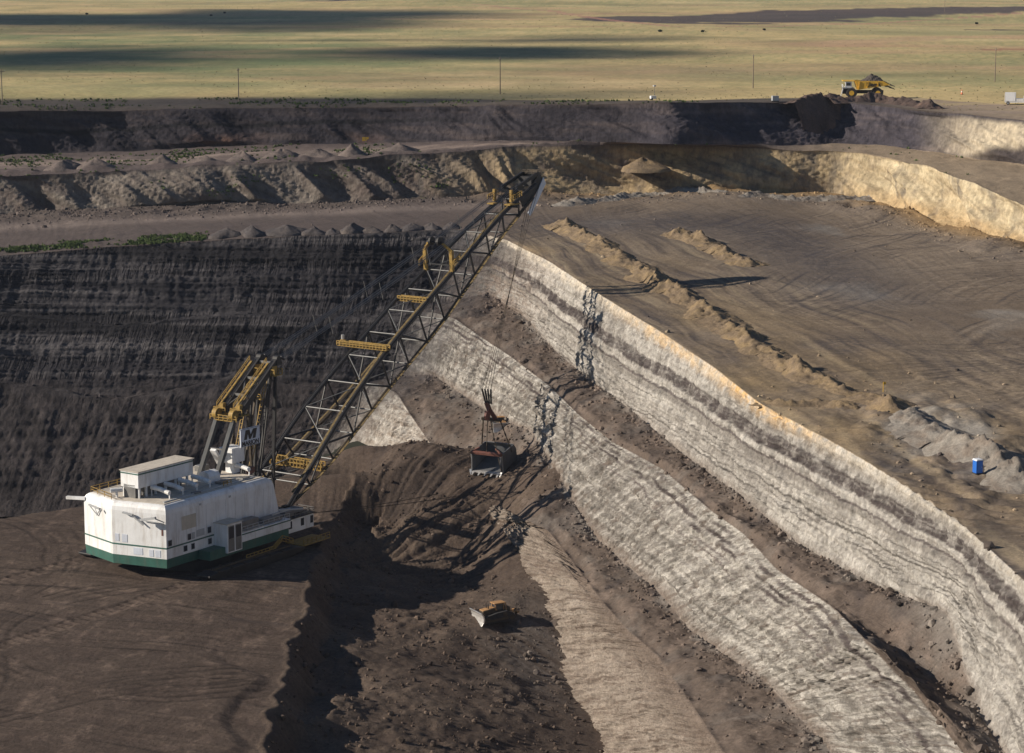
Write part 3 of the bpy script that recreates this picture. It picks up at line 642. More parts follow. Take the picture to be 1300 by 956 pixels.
# ================================================================== MESH BUILDER
SPLIT = {'body_rib', 'cab_pillar', 'cable_spacer', 'cheek_plate', 'cross_beam', 'cross_walkway', 'guide_sheave', 'leg', 'roof_hatch', 'roof_railing', 'side_lamp', 'sign_line', 'track_wheel'}
class MB:
    """collects shapes and links them as one mesh object"""
    def __init__(s): s.v = []; s.f = []
    def add(s, vs, fs):
        n = len(s.v); s.v += [tuple(map(float, q)) for q in vs]; s.f += [tuple(n+i for i in f) for f in fs]; return s
    def box(s, a, b):
        (x0, y0, z0), (x1, y1, z1) = a, b
        return s.add([(x0, y0, z0), (x1, y0, z0), (x1, y1, z0), (x0, y1, z0), (x0, y0, z1), (x1, y0, z1), (x1, y1, z1), (x0, y1, z1)],
                     [(0, 3, 2, 1), (4, 5, 6, 7), (0, 1, 5, 4), (1, 2, 6, 5), (2, 3, 7, 6), (3, 0, 4, 7)])
    def beam(s, p, q, w, h=None, up=(0, 0, 1)):
        h = w if h is None else h; p = Vector(p); q = Vector(q); d = (q-p).normalized(); u = Vector(up)
        r = d.cross(u)
        if r.length < 1e-3: r = d.cross(Vector((1, 0, 0)))
        r.normalize(); u = r.cross(d)
        c = [(-1, -1), (1, -1), (1, 1), (-1, 1)]
        vs = [p+r*(x*w/2)+u*(y*h/2) for x, y in c]+[q+r*(x*w/2)+u*(y*h/2) for x, y in c]
        return s.add(vs, [(0, 1, 2, 3), (7, 6, 5, 4), (0, 4, 5, 1), (1, 5, 6, 2), (2, 6, 7, 3), (3, 7, 4, 0)])
    def tube(s, p, q, r, n=8, r2=None):
        r2 = r if r2 is None else r2; p = Vector(p); q = Vector(q); d = (q-p).normalized()
        a = d.cross(Vector((0, 0, 1)))
        if a.length < 1e-3: a = d.cross(Vector((1, 0, 0)))
        a.normalize(); b = a.cross(d); vs = []
        for c, rr in ((p, r), (q, r2)):
            for i in range(n):
                t = 2*math.pi*i/n; vs.append(c+a*(rr*math.cos(t))+b*(rr*math.sin(t)))
        return s.add(vs, [(i, (i+1) % n, n+(i+1) % n, n+i) for i in range(n)]+[tuple(range(n))[::-1], tuple(range(n, 2*n))])
    def path(s, pts, r, n=6):
        for a, b in zip(pts[:-1], pts[1:]): s.tube(a, b, r, n)
        return s
    def prism(s, poly, ax, lo, hi):
        """polygon in the plane across axis ax, extruded from lo to hi"""
        def pt(u, v, w):
            return {0: (w, u, v), 1: (u, w, v), 2: (u, v, w)}[ax]
        n = len(poly)
        return s.add([pt(u, v, lo) for u, v in poly]+[pt(u, v, hi) for u, v in poly],
                     [(i, (i+1) % n, n+(i+1) % n, n+i) for i in range(n)]+[tuple(range(n))[::-1], tuple(range(n, 2*n))])
    def rings(s, rs, cap=True):
        n = len(rs[0]); base = len(s.v)
        vs = [p for r in rs for p in r]; fs = []
        for k in range(len(rs)-1):
            for i in range(n): fs.append((k*n+i, k*n+(i+1) % n, (k+1)*n+(i+1) % n, (k+1)*n+i))
        if cap: fs += [tuple(range(n))[::-1], tuple(range((len(rs)-1)*n, len(rs)*n))]
        return s.add(vs, fs)
    def rail(s, pts, h=1.1, r=.06, step=2.0):
        for a, b in zip(pts[:-1], pts[1:]):
            a = Vector(a); b = Vector(b); L = (b-a).length; k = max(1, int(L/step))
            for z in (h, h*.5): s.beam(a+Vector((0, 0, z)), b+Vector((0, 0, z)), r*2)
            for i in range(k+1): p = a.lerp(b, i/k); s.beam(p, p+Vector((0, 0, h)), r*2, up=(1, 0, 0))
        return s
    def build(s, name, mat, parent=None, smooth=False, bevel=0.0):
        if name in SPLIT and not getattr(s, 'one', False):
            # far-apart pieces of one kind become parts of their own
            own = list(range(len(s.v)))
            def root(i):
                while own[i] != i: own[i] = own[own[i]]; i = own[i]
                return i
            for f in s.f:
                for k in f[1:]: own[root(k)] = root(f[0])
            lab = [root(i) for i in range(len(s.v))]; gs = {}
            for i, l in enumerate(lab): gs.setdefault(l, []).append(i)
            gs = list(gs.values())
            def bb(g): a = np.array([s.v[i] for i in g]); return a.min(0), a.max(0)
            merged = True
            while merged and len(gs) > 1:
                merged = False
                for a in range(len(gs)):
                    for b in range(a+1, len(gs)):
                        (l1, h1), (l2, h2) = bb(gs[a]), bb(gs[b])
                        if (np.maximum(l1, l2)-np.minimum(h1, h2)).max() < .15:
                            gs[a] = gs[a]+gs.pop(b); merged = True; break
                    if merged: break
            out = None
            for g in gs:
                m = MB(); m.one = True; ren = {i: k for k, i in enumerate(g)}
                m.v = [s.v[i] for i in g]; m.f = [tuple(ren[k] for k in f) for f in s.f if f[0] in ren]
                o = MB.build(m, name, mat, parent, smooth, bevel); out = out or o
            return out
        me = bpy.data.meshes.new(name); me.from_pydata(s.v, [], s.f); me.materials.append(mat)
        bm = bmesh.new(); bm.from_mesh(me); bmesh.ops.recalc_face_normals(bm, faces=bm.faces); bm.to_mesh(me); bm.free()
        if smooth: me.polygons.foreach_set('use_smooth', [True]*len(me.polygons))
        o = bpy.data.objects.new(name, me); col.objects.link(o)
        if parent is not None: o.parent = parent
        if bevel:
            m = o.modifiers.new('bevel', 'BEVEL'); m.width = bevel; m.segments = 2; m.limit_method = 'ANGLE'
        return o
def writing(name, body, size, mat, parent, M, bold=.02, align='CENTER'):
    cu = bpy.data.curves.new(name, 'FONT'); cu.body = body; cu.size = size; cu.extrude = .03; cu.offset = bold; cu.align_x = align
    t = bpy.data.objects.new('t', cu); col.objects.link(t)
    bpy.context.view_layer.update()
    me = bpy.data.meshes.new_from_object(t); bpy.data.objects.remove(t); me.name = name
    me.materials.clear(); me.materials.append(mat)
    o = bpy.data.objects.new(name, me); col.objects.link(o); o.parent = parent; o.matrix_local = M
    return o
M = {}
M['white'] = flat_mat('white_paint', (.80, .80, .80), .5, 0, .12, .25, .75, (.36, .30, .24))
M['roofw'] = flat_mat('dusty_roof', (.56, .50, .42), .8, 0, .22, .5, .55, (.30, .23, .17))
M['green'] = flat_mat('green_paint', (.03, .115, .088), .6, 0, .25, .5, .6, (.10, .11, .09))
M['dark'] = flat_mat('dark_steel', (.028, .026, .026), .55, .3, .3, .8)
M['grey'] = flat_mat('grey_steel', (.20, .195, .19), .5, .35, .25, .6)
M['lgrey'] = flat_mat('pale_steel', (.42, .43, .44), .5, .1, .15, .6)
M['yellow'] = flat_mat('ochre_paint', (.34, .21, .04), .65, 0, .4, 1.5, .75, (.09, .065, .035))
M['rust'] = flat_mat('greasy_steel', (.075, .055, .035), .7, .2, .45, 1.2)
M['mgrey'] = flat_mat('mid_grey_paint', (.075, .078, .08), .85, .1, .2, .6, .3)
M['lace'] = flat_mat('sunlit_lacing_steel', (.115, .115, .115), .5, .3, .3, .6)  # paler than the side lacing: its sunlit look put into the colour
M['blue'] = flat_mat('blue_plastic', (.02, .13, .50), .4, 0, .08, 1)
M['red'] = flat_mat('red_paint', (.15, .055, .04), .6, 0, .3, 1.5, .4, (.2, .13, .1))
M['glass'] = flat_mat('dark_glass', (.03, .035, .045), .12, 0, .1, 1)
M['tyre'] = flat_mat('dusty_rubber', (.035, .033, .032), .85, 0, .3, 2)
M['blade'] = flat_mat('worn_steel', (.62, .60, .58), .38, .55, .2, 1.2, .25)
M['cat'] = flat_mat('yellow_machine_paint', (.72, .42, .04), .5, 0, .12, 1.0, .2, (.2, .13, .08))
M['orange'] = flat_mat('faded_orange_paint', (.40, .22, .09), .7, 0, .35, 1.4, .9, (.13, .095, .07))
M['wood'] = flat_mat('weathered_wood', (.22, .17, .13), .85, 0, .3, 3)
M['black'] = flat_mat('black_paint', (.012, .012, .014), .5, 0, .1, 1)
M['signw'] = flat_mat('pale_sign_board', (.62, .66, .74), .5, 0, .08, .6, .2)

# ================================================================== THE DRAGLINE
# local frame: x towards the boom, y to the left, z up; corner of the house at the frame's origin
DX = 56.0
dl = empty('dragline', (0, 0, 0), R(DX))
_A = Vector((math.cos(R(DX)), math.sin(R(DX)), 0)); _B = Vector((-math.sin(R(DX)), math.cos(R(DX)), 0))
CX, CY = 18.0, 11.0
dl.location = Vector((-68.6, 456.2, 12.0))+_A*CX+_B*CY
tag(dl, 'giant walking dragline with white and green house, yellow-railed A-frame and long black lattice boom', 'dragline')
def off(x, y, z): return (x-CX, y-CY, z)
class DM(MB):
    def build(s, *a, **k):
        s.v = [(x-CX, y-CY, z) for x, y, z in s.v]; return MB.build(s, *a, **k)
# footprint of the house, counted round from the tail corner nearest the viewer
FOOT = [(0, 0), (35.7, 0), (35.7, 22.5), (0.3, 22.5), (-2.5, 12.2)]
def foot(z, inset, front=None):
    fx = 35.7-2.9*max(0, (z-4.6))/10.9
    P_ = [(0, 0), (fx, 0), (fx, 22.5), (0.3, 22.5), (-2.5, 12.2)]
    cx = sum(p[0] for p in P_)/5; out = []
    for i, p in enumerate(P_):
        a = Vector(P_[i-1]); b = Vector(p); c = Vector(P_[(i+1) % 5])
        d1 = (b-a).normalized(); d2 = (c-b).normalized(); n1 = Vector((-d1.y, d1.x)); n2 = Vector((-d2.y, d2.x))
        m = (n1+n2); m = m/ max(m.dot(n1), .2); q = b+m*inset
        out.append((q.x, q.y, z))
    return out
house = DM().rings([foot(4.6, 0), foot(13.7, 0), foot(14.5, .12), foot(15.0, .45), foot(15.3, .9), foot(15.45, 1.5)]).build('house_body', M['white'], dl)
DM().rings([foot(15.44, 1.3), foot(15.52, 1.45)]).build('roof', M['roofw'], dl)
DM().rings([foot(2.7, .15), foot(4.6, .02)]).build('skirt', M['green'], dl)
DM().rings([foot(6.65, -.04), foot(6.95, -.04)]).build('stripe', M['green'], dl)
# seams on the long side and the tail
sm = DM()
for i in range(1, 12): sm.box((i*3-.03, -.015, 7.1), (i*3+.03, .02, 13.4))
sm.build('panel_seam', M['lgrey'], dl)
# penthouse on legs
ph = DM().box((1.6, 8.6, 17.6), (18.0, 13.4, 20.9)).build('penthouse', M['white'], dl, bevel=.08)
DM().box((1.4, 8.4, 20.9), (18.2, 13.6, 21.06)).build('penthouse_roof', M['roofw'], ph)
DM().box((1.55, 8.53, 20.35), (18.05, 13.47, 20.6)).build('penthouse_stripe', M['green'], ph)
lg = DM()
for x in (2.2, 4.2, 7, 10, 13, 16.5):
    for y in (9, 13): lg.box((x-.2, y-.2, 15.5), (x+.2, y+.2, 18.2))
lg.build('leg', M['white'], ph)
DM().box((1.6, 9.5, 15.5), (3.4, 12.6, 18.2)).box((5, 10, 15.5), (16, 12, 18.1)).build('fan_housing', M['grey'], ph)
for o in [o for o in col.objects if o.parent == ph]: o.location = Vector(o.location)
def duct(x, y0, y1):
    pts = [(x, y0, 17.35), (x, (y0+y1)/2, 17.2), (x, y1, 16.7)]
    m = DM().path(pts, .48, 10)
    for p in pts[::2]: m.box((p[0]-.1, p[1]-.1, 15.5), (p[0]+.1, p[1]+.1, p[2]))
    return m.build('duct', M['white'], dl, smooth=False)
for x in (5.2, 9.2, 13.4, 17.4): duct(x, 8.4, 3.6)
duct(31.2, 9.2, 4.8)
DM().path([(1.4, 12.8, 17), (-.4, 14.4, 16.9)], .5, 10).box((.2, 13.2, 15.5), (.5, 13.6, 16.8)).build('duct', M['white'], dl)
# tank on the roof, hatches, cable trays
DM().prism([(6.2, 15.5), (9.4, 15.5), (9.4, 16.9), (8.9, 17.6), (7.8, 17.9), (6.7, 17.6), (6.2, 16.9)], 0, 20.2, 23.6).build('roof_tank', M['white'], dl)
tk = col.objects[-1] if False else None
hb = DM()
for x, y, s_, h in ((22, 4.5, 1.2, .5), (12, 2.6, .9, .35), (27.5, 3.2, 1.1, .45), (6, 16, 1.6, .8), (14, 17, 2, .9), (23, 18, 1.6, .7), (29, 16, 1.3, 1.3)):
    hb.box((x-s_, y-s_*.7, 15.5), (x+s_, y+s_*.7, 15.5+h))
hb.build('roof_hatch', M['grey'], dl, bevel=.05)
DM().beam((2, 2.3, 15.62), (30, 2.6, 15.62), .35, .18).beam((10, 5.4, 15.62), (27, 5.0, 15.62), .2, .15).build('cable_tray', M['lgrey'], dl)
DM().rail([off(0, 0, 0) and (-1.6, 13, 15.5), (1.2, 21.3, 15.5), (14, 21.3, 15.5), (31, 21.3, 15.5)], 1.1, .05, 2.2).rail([(20, 2.2, 15.5), (22.6, 2.4, 15.5)], 1.0, .06, 1.0).build('roof_railing', M['yellow'], dl)
# windows and louvres on the long side
def window(x0, z0, x1, z1, mat='glass'):
    f = DM().box((x0-.09, -.07, z0-.09), (x1+.09, .02, z1+.09)).build('window', M['lgrey'], dl)
    DM().box((x0, -.10, z0), (x1, -.02, z1)).build('pane', M[mat], f)
window(.5, 7.2, 1.5, 8.3); window(6.3, 7.3, 7.2, 8.5); window(5.0, 4.75+.45, 6.0, 6.3); window(7.3, 5.2, 8.2, 6.3); window(12.4, 5.2, 13.4, 6.3); window(12.3, 7.5, 13.3, 8.7)
window(9.0, 7.5, 11.2, 8.7, 'lgrey'); window(7.6, 7.35, 8.3, 8.5, 'lgrey')
DM().box((4.6, -.05, 9.6), (8.9, .02, 12.4)).build('patch_panel', flat_mat('stained_panel', (.55, .49, .40), .7, 0, .15, .5, .2), dl)
DM().box((19.0, -.10, 13.6), (19.6, .1, 14.0)).box((10.0, -.1, 13.7), (10.5, .1, 14.1)).build('side_lamp', M['lgrey'], dl)
# windows in the tail
tl = (Vector((-2.5, 12.2))-Vector((0, 0))).normalized(); tn = Vector((-tl.y, tl.x))
if tn.x > 0: tn = -tn
def tail_panel(s0, z0, s1, z1, mat, name='tail_louvre', t=.06):
    m = DM(); q = [tl*s0, tl*s1]
    m.add([(q[0].x+tn.x*t, q[0].y+tn.y*t, z0), (q[1].x+tn.x*t, q[1].y+tn.y*t, z0), (q[1].x+tn.x*t, q[1].y+tn.y*t, z1), (q[0].x+tn.x*t, q[0].y+tn.y*t, z1),
           (q[0].x, q[0].y, z0), (q[1].x, q[1].y, z0), (q[1].x, q[1].y, z1), (q[0].x, q[0].y, z1)], [(0, 1, 2, 3), (4, 5, 6, 7), (0, 1, 5, 4), (2, 3, 7, 6), (1, 2, 6, 5), (0, 3, 7, 4)])
    return m.build(name, M[mat], dl)
for s0, z0, s1, z1 in ((1.4, 4.9, 2.6, 6.3), (3, 4.9, 4, 6.3), (5.5, 5.0, 7.6, 6.4), (9.0, 7.3, 10.2, 8.9), (10.9, 7.4, 11.8, 8.9)): tail_panel(s0, z0, s1, z1, 'signw')
tail_panel(.7, 9.4, 1.05, 10.6, 'red', 'warning_sign')
# folded davits on the tail, a boom arm at the far corner
def tp(s, z, o): v = tl*s+tn*o; return (v.x, v.y, z)
DM().beam(tp(9.6, 13.5, .5), tp(7.2, 13.2, .6), .5, .3).beam(tp(7.4, 13.1, .5), tp(4.9, 11.3, .5), .28).beam(tp(4.9, 12.6, 1.5), tp(1.2, 13.4, 1.9), .55, .45).beam(tp(5, 12.2, .3), tp(.3, 11.9, .3), .18).beam(tp(1.2, 13.2, 1.9), tp(.3, 12.2, .2), .22).build('davit', M['lgrey'], dl)
DM().beam((-2.0, 15.4, 13.2), (-2.6, 15.2, 13.0), .3).beam((-1.8, 16.2, 13.2), (-1.5, 19.4, 13.6), .3).beam((-1.6, 16.2, 13.1), (-1.4, 17.4, 11.6), .16).beam((-1.4, 19.4, 13.5), (-1.2, 17.4, 11.6), .16).build('davit', M['lgrey'], dl)
DM().beam((.3, 22, 14.2), (-.6, 26.4, 14.0), .7, .6).build('vent_arm', M['white'], dl)
# side cabin, side deck, operator's cab
cab = DM().box((14.2, -3.6, 3.3), (18.8, 0, 9.3)).build('side_cabin', M['white'], dl, bevel=.1)
DM().box((14.0, -3.8, 9.3), (19.0, .1, 9.45)).build('cabin_roof', M['roofw'], cab)
for x0, x1 in ((14.5, 16.3), (16.7, 18.5)):
    f = DM().box((x0, -3.66, 3.6), (x1, -3.58, 8.9)).build('door', M['grey'], cab); DM().box((x0+.15, -3.70, 6.3), (x1-.15, -3.62, 8.7)).build('door_glass', M['glass'], f)
dk = DM().box((19.0, -3.4, 4.65), (34.6, 0, 6.6)).build('side_deck', M['white'], dl, bevel=.1)
DM().box((18.9, -3.45, 6.15), (34.7, .02, 6.4)).build('deck_stripe', M['green'], dk)
DM().box((19.2, -3.3, 6.6), (26.2, -.2, 6.75)).build('deck_plate', M['roofw'], dk)
DM().rail([(19.2, -3.3, 6.7), (34.4, -3.3, 6.7)], 1.1, .05, 1.6).build('deck_railing', M['lgrey'], dk)
DM().box((20, -2.4, 6.7), (25.5, -.4, 8.6)).box((27, -2.6, 6.7), (33, -.5, 7.7)).build('deck_locker', M['grey'], dk, bevel=.08)
sg_ = DM().beam((28.5, -3.5, 8.6), (33.5, -4.2, 9.0), .35).beam((30.5, -3.5, 9.2), (36.5, -5.2, 8.6), .4, .3).build('folding_arm', M['lgrey'], dl)
oc = DM().box((35.6, -1.4, 2.6), (44.8, 3.2, 5.6)).build('operator_cab', M['white'], dl, bevel=.12)
DM().box((35.4, -1.6, 5.6), (45, 3.4, 5.85)).build('cab_roof', M['dark'], oc)
for x0, x1 in ((36.4, 37.4), (40.4, 41.4), (43.6, 44.5)):
    f = DM().box((x0, -1.47, 3.6), (x1, -1.37, 5.2)).build('window', M['glass'], oc)
DM().rail([(35.6, -1.4, 5.85), (44.8, -1.4, 5.85), (44.8, 3.2, 5.85)], 1.0, .06, 1.4).build('cab_railing', M['grey'], oc)
DM().box((36, -.8, 6), (39, 2.4, 7.3)).box((40, .4, 6), (43.5, 2.8, 6.9)).build('cab_cooler', M['grey'], oc, bevel=.1)
DM().box((35, -6.5, .9), (44, -1.5, 1.1)).rail([(35.2, -6.3, 1.1), (38, -6.3, 1.1), (44, -6.3, 1.1)], 1.1, .07, 1.3).build('lower_platform', M['yellow'], dl)
st = DM().beam((18.5, -4.3, 1.2), (27, -4.3, 1.3), 1.2, .15).beam((27, -4.3, 1.3), (30, -4.3, 3.0), 1.2, .15).beam((30, -4.3, 3.0), (33.5, -4.3, 1.6), 1.2, .15)
st.rail([(18.5, -4.9, 1.2), (27, -4.9, 1.3)], 1.1, .07, 1.2).rail([(27, -4.9, 1.3), (30, -4.9, 3.0)], 1.1, .07, 1.2).rail([(30, -4.9, 3.0), (33.5, -4.9, 1.6)], 1.1, .07, 1.2).build('stairway', M['yellow'], dl)
# base tub and walking shoes
n = 40
DM().rings([[(18+r*math.cos(2*math.pi*i/n), 11+r*math.sin(2*math.pi*i/n), z) for i in range(n)] for r, z in ((11.5, -.6), (11.5, 1.6), (10.8, 1.8), (10.8, 2.75))]).build('base_tub', M['dark'], dl)
for y0, y1 in ((-6.8, -3.3), (25.6, 29.2)):
    sh = DM().prism([(5, .6), (7, -.35), (31, -.35), (35, .4), (35, .9), (32, 1.35), (8, 1.35), (5, 1.0)], 1, y0, y1).build('walking_shoe', M['dark'], dl, bevel=.12)
    m = DM()
    for x in range(8, 32, 4): m.box((x-.15, y0-.05, 1.3), (x+.15, y1+.05, 1.5))
    m.beam((8, (y0+y1)/2, 1.5), (32, (y0+y1)/2, 1.5), .5, .4); m.build('shoe_rib', M['rust'], sh)
DM().box((9.5, -3.0, 2.7), (34.4, .3, 4.62)).build('side_skirt', M['green'], dl)

# ---- A-frame
af = DM()
YR, YL = 8.6, 13.2
for y in (YR, YL):
    leg = DM().beam((25, y, 15.4), (31.2, y, 27.2), .95, .85).build('rear_leg', M['mgrey'], dl)
    DM().beam((31.2+.45, y, 27.0), (45.2, y, 37.6), 1.15, 1.25).build('upper_leg', M['dark'], dl)
    w_ = DM().beam((32.5, y+.9, 28.9), (43.6, y+.9, 37.2), .6, .12); w_.rail([(32.4, y+1.2, 29.0), (43.4, y+1.2, 37.3)], 1.0, .06, 1.8)
    w_.build('walkway', M['yellow'], dl)
    b_ = DM(); n = 14
    for k, (r, dx) in enumerate(((.0, 0),)): pass
    b_.tube((31.0, y-.55, 27.9), (31.0, y+.55, 27.9), 1.15, 18).tube((31.0, y-.75, 27.9), (31.0, y+.75, 27.9), .7, 14)
    b_.build('sheave_guard', M['yellow'], dl)
    DM().box((31.8, y-1.6, 27.6), (34.2, y+1.6, 27.8)).rail([(31.8, y-1.6, 27.8), (31.8, y+1.6, 27.8), (34.2, y+1.6, 27.8)], 1.2, .08, 1.0).box((32.4, y-.5, 27.8), (33.4, y+.5, 29.8)).build('landing', M['yellow'], dl)
    DM().box((42.6, y-1.6, 34.6), (45.2, y+1.6, 34.8)).rail([(42.6, y-1.6, 34.8), (42.6, y+1.6, 34.8), (45.2, y+1.6, 34.8), (45.2, y-1.6, 34.8)], 1.2, .09, .9).box((43.0, y-.7, 34.8), (44.6, y+.7, 36.6)).build('top_landing', M['yellow'], dl)
    DM().tube((45.4, y-.6, 37.9), (45.4, y+.6, 37.9), .75, 14).box((44.6, y-.75, 36.6), (46.2, y+.75, 37.6)).tube((46.1, y-.5, 38.3), (47.2, y-.5, 37.6), .25, 6).build('top_sheave', M['dark'], dl)
    DM().beam((45.0, y, 36.6), (42.6, y+(-.4 if y < 11 else .4), 5.5), .62).build('front_leg', M['dark'], dl)
    DM().beam((44.2, y+.4, 35.6), (39.8, y+.6, 13.0), .34).beam((43.4, y+.4, 35.0), (39.2, y+.6, 13.0), .34).build('front_brace', M['dark'], dl)
    m = DM()
    a_, b2 = Vector((43.6, y+1.2, 35)), Vector((37.4, y+1.2, 15.5))
    for s_ in (-.35, .35): m.beam(a_+Vector((0, s_, 0)), b2+Vector((0, s_, 0)), .14)
    for k in range(26): c_ = a_.lerp(b2, k/25); m.beam(c_+Vector((0, -.4, 0)), c_+Vector((0, .4, 0)), .1)
    m.build('ladder', M['yellow'], dl)
    DM().beam((35.5, y, 31), (36.5, y, 15.5), .5).beam((39, y, 33.6), (34, y, 15.5), .4).build('inner_post', M['rust'], dl)
cr = DM()
for x, z in ((31.6, 27.2), (36.5, 31.2), (40.5, 34.2), (44.6, 37.1)): cr.beam((x, YR, z), (x, YL, z), .5)
cr.beam((28, YR, 21), (28, YL, 21), .3); cr.beam((33, YR, 28.6), (40.5, YL, 34.2), .22).beam((33, YL, 28.6), (40.5, YR, 34.2), .22)
cr.build('cross_beam', M['grey'], dl)
DM().box((30.2, YR, 26.6), (31.2, YL, 26.75)).rail([(30.2, YR-1.4, 26.7), (30.2, YL+1.2, 26.7)], 1.1, .08, 1.1).box((39.8, YR, 29.8), (41, YL, 30)).rail([(39.8, YR, 30), (39.8, YL, 30)], 1.0, .07, 1.1).build('cross_walkway', M['yellow'], dl)
m = DM()
for k in range(7): m.tube((29+.3*k, 10.2+.25*k, 18), (32.2+.5*k, 10+.25*k, 28), .05, 5)
m.build('hoist_rope_run', M['rust'], dl)
wb = DM().box((29.6, 8.0, 17.8), (33.6, 11.6, 21.0)).build('machinery_box', M['white'], dl, bevel=.1)
DM().box((30.6, 8.6, 15.5), (32.6, 10.8, 17.8)).beam((27.6, 11.5, 20.8), (30.0, 11.7, 17.4), 1.4, .6).build('machinery_stand', M['white'], wb)
DM().box((33.5, 6.0, 15.5), (34.5, 7.6, 16.6)).box((32.2, 5.4, 15.5), (33.4, 6.4, 16.2)).build('roof_winch', M['red'], dl)
# the name board
sb = DM().box((31.9, 7.55, 20.9), (38.1, 7.8, 24.8)).build('sign', M['signw'], dl)
DM().beam((32.5, 7.9, 20.9), (32.5, 8.6, 20.4), .2).beam((37.5, 7.9, 24), (37.5, 8.6, 24), .2).beam((37.6, 7.95, 21), (41, 8.5, 30), .2).build('sign_bracket', M['dark'], sb)
mm = [(0, 0), (.8, 0), (.95, 1.35), (1.5, 0), (2.1, 0), (3.05, 1.35), (2.9, 0), (3.75, 0), (3.95, 2.1), (2.9, 2.1), (2.05, .95), (1.5, 2.1), (.5, 2.1)]
mm = [(0, 0), (1.0, 0), (1.35, 1.25), (1.75, 0), (2.35, 0), (3.35, 1.3), (3.0, 0), (4.0, 0), (4.6, 2.1), (3.25, 2.1), (2.35, .95), (1.95, 2.1), (.6, 2.1)]
lm = DM(); lm.prism([(u*.92+32.95, w_*.98+22.35) for u, w_ in mm], 1, 7.50, 7.54); lm.build('letter', M['black'], sb)
writing('lettering', 'MARION', 1.35, M['black'], sb, Matrix.Translation(off(35.0, 7.52, 21.12)) @ Euler((R(90), 0, 0)).to_matrix().to_4x4() @ Matrix.Diagonal((1.05, 1, 1, 1)), .035)
DM().box((32.05, 7.50, 21.0), (37.95, 7.53, 21.06)).box((32.05, 7.50, 24.64), (37.95, 7.53, 24.7)).build('sign_line', M['black'], sb)

# ---- boom
UPa = [42.5, 65.4, 80.6, 97.3, 129.8, 141, 147.2]; UPh = [5.9, 24.4, 34.4, 44.1, 61.0, 65.6, 68.0]
LOa = [42.5, 58, 75.9, 103.2, 132.2, 141.5, 147]; LOh = [5.9, 12.6, 22.6, 38.2, 57.2, 62.3, 65.5]
WDa = [42.5, 65, 82, 100, 130, 150]; WDw = [6.6, 5.5, 4.5, 4.3, 2.7, 2.0]
def up_(a, s): return Vector((a, 11+s*np.interp(a, WDa, WDw), np.interp(a, UPa, UPh)))
def lo_(a, s): return Vector((a, 11+s*np.interp(a, WDa, WDw), np.interp(a, LOa, LOh)))
boom = DM().box((41.7, 3.9, 4.9), (43.3, 5.0, 6.9)).box((41.7, 17.0, 4.9), (43.3, 18.1, 6.9)).box((42.0, 4.9, 5.3), (43.0, 17.1, 6.2)).build('boom', M['dark'], dl)
NP = 13
ua = np.linspace(42.5, 138, NP+1); la = ua+np.interp(ua, [42.5, 60, 100, 138], [0, 3.5, 3.5, .5])
ua_s = [up_(a, 1) for a in ua]
for s in (-1, 1):
    m = DM(); g = np.linspace(42.5, 146, 16)
    m.path([up_(a, s) for a in g], .42, 8)
    m.path([up_(a, s)+Vector((0, s*.7, .1)) for a in g], .12, 6); m.build('upper_chord', M['dark'], boom)
    m = DM(); m.path([lo_(a, s) for a in np.linspace(42.5, 145, 14)], .40, 8).build('lower_chord', M['rust'], boom)
    m = DM(); g = np.linspace(46, 138, 15)
    for a, b in (zip(g[:-1], g[1:]) if s < 0 else ()):
        m.beam(up_(a, s)+Vector((0, -s*.8, .2)), up_(b, s)+Vector((0, -s*.8, .2)), .55, .08)
    for a, b in zip(g[:-1], g[1:]):
        m.beam(lo_(a, s)+Vector((0, s*.7, .3)), lo_(b, s)+Vector((0, s*.7, .3)), .50, .08)
    m.build('walkway', flat_mat('worn_ochre_grating', (.16, .11, .04), .8, 0, .5, .8, .6, (.05, .04, .025)), boom)
    m = DM()
    for p_ in ((lambda a: up_(a, s)+Vector((0, -s*1.05, .2)),) if s < 0 else ())+(lambda a: lo_(a, s)+Vector((0, s*.95, .3)),):
        m.path([p_(a)+Vector((-.3, 0, 1.0)) for a in g], .035, 4)
        for a in np.linspace(46, 138, 60): m.tube(p_(a), p_(a)+Vector((-.3, 0, 1.0)), .035, 4)
    m.build('handrail', M['rust'], boom)
ul = [(up_, ua), (lo_, la)]
m = DM(); m2 = DM()
for i in range(NP+1):
    for s in (-1, 1):
        if i > 0: m.tube(up_(ua[i], s), lo_(la[i], s), .25, 6)
        if i < NP:
            if i % 2 == 0: m.tube(up_(ua[i], s), lo_(la[i+1], s), .25, 6)
            else: m.tube(lo_(la[i], s), up_(ua[i+1], s), .22, 6)
    if i > 0:
        m2.tube(up_(ua[i], -1), up_(ua[i], 1), .17, 6); m2.tube(lo_(la[i], -1), lo_(la[i], 1), .17, 6)
        m.tube(up_(ua[i], -1), lo_(la[i], 1), .11, 5)
    if 0 < i < NP:
        s = 1 if i % 2 else -1
        m2.tube(up_(ua[i], s), up_(ua[i+1], -s), .14, 6); m2.tube(lo_(la[i], s), lo_(la[i+1], -s), .14, 6)
m.build('side_lacing', M['dark'], boom)
m2.build('cross_lacing', M['lace'], boom)
def platform(a, fn, ext0, ext1, w, drop, name='cross_platform', rail=1.3):
    p = fn(a, -1); q = fn(a, 1); p = p+Vector((0, -ext0, drop)); q = q+Vector((0, ext1, drop)); m = DM()
    m.beam(p, q, w, .15)
    for dx in (-w/2, w/2): m.rail([p+Vector((dx, 0, .1)), q+Vector((dx, 0, .1))], rail, .1, .9)
    m.beam(p+Vector((0, 0, rail*.5)), q+Vector((0, 0, rail*.5)), .12, rail*.6)
    return m.build(name, M['yellow'], boom)
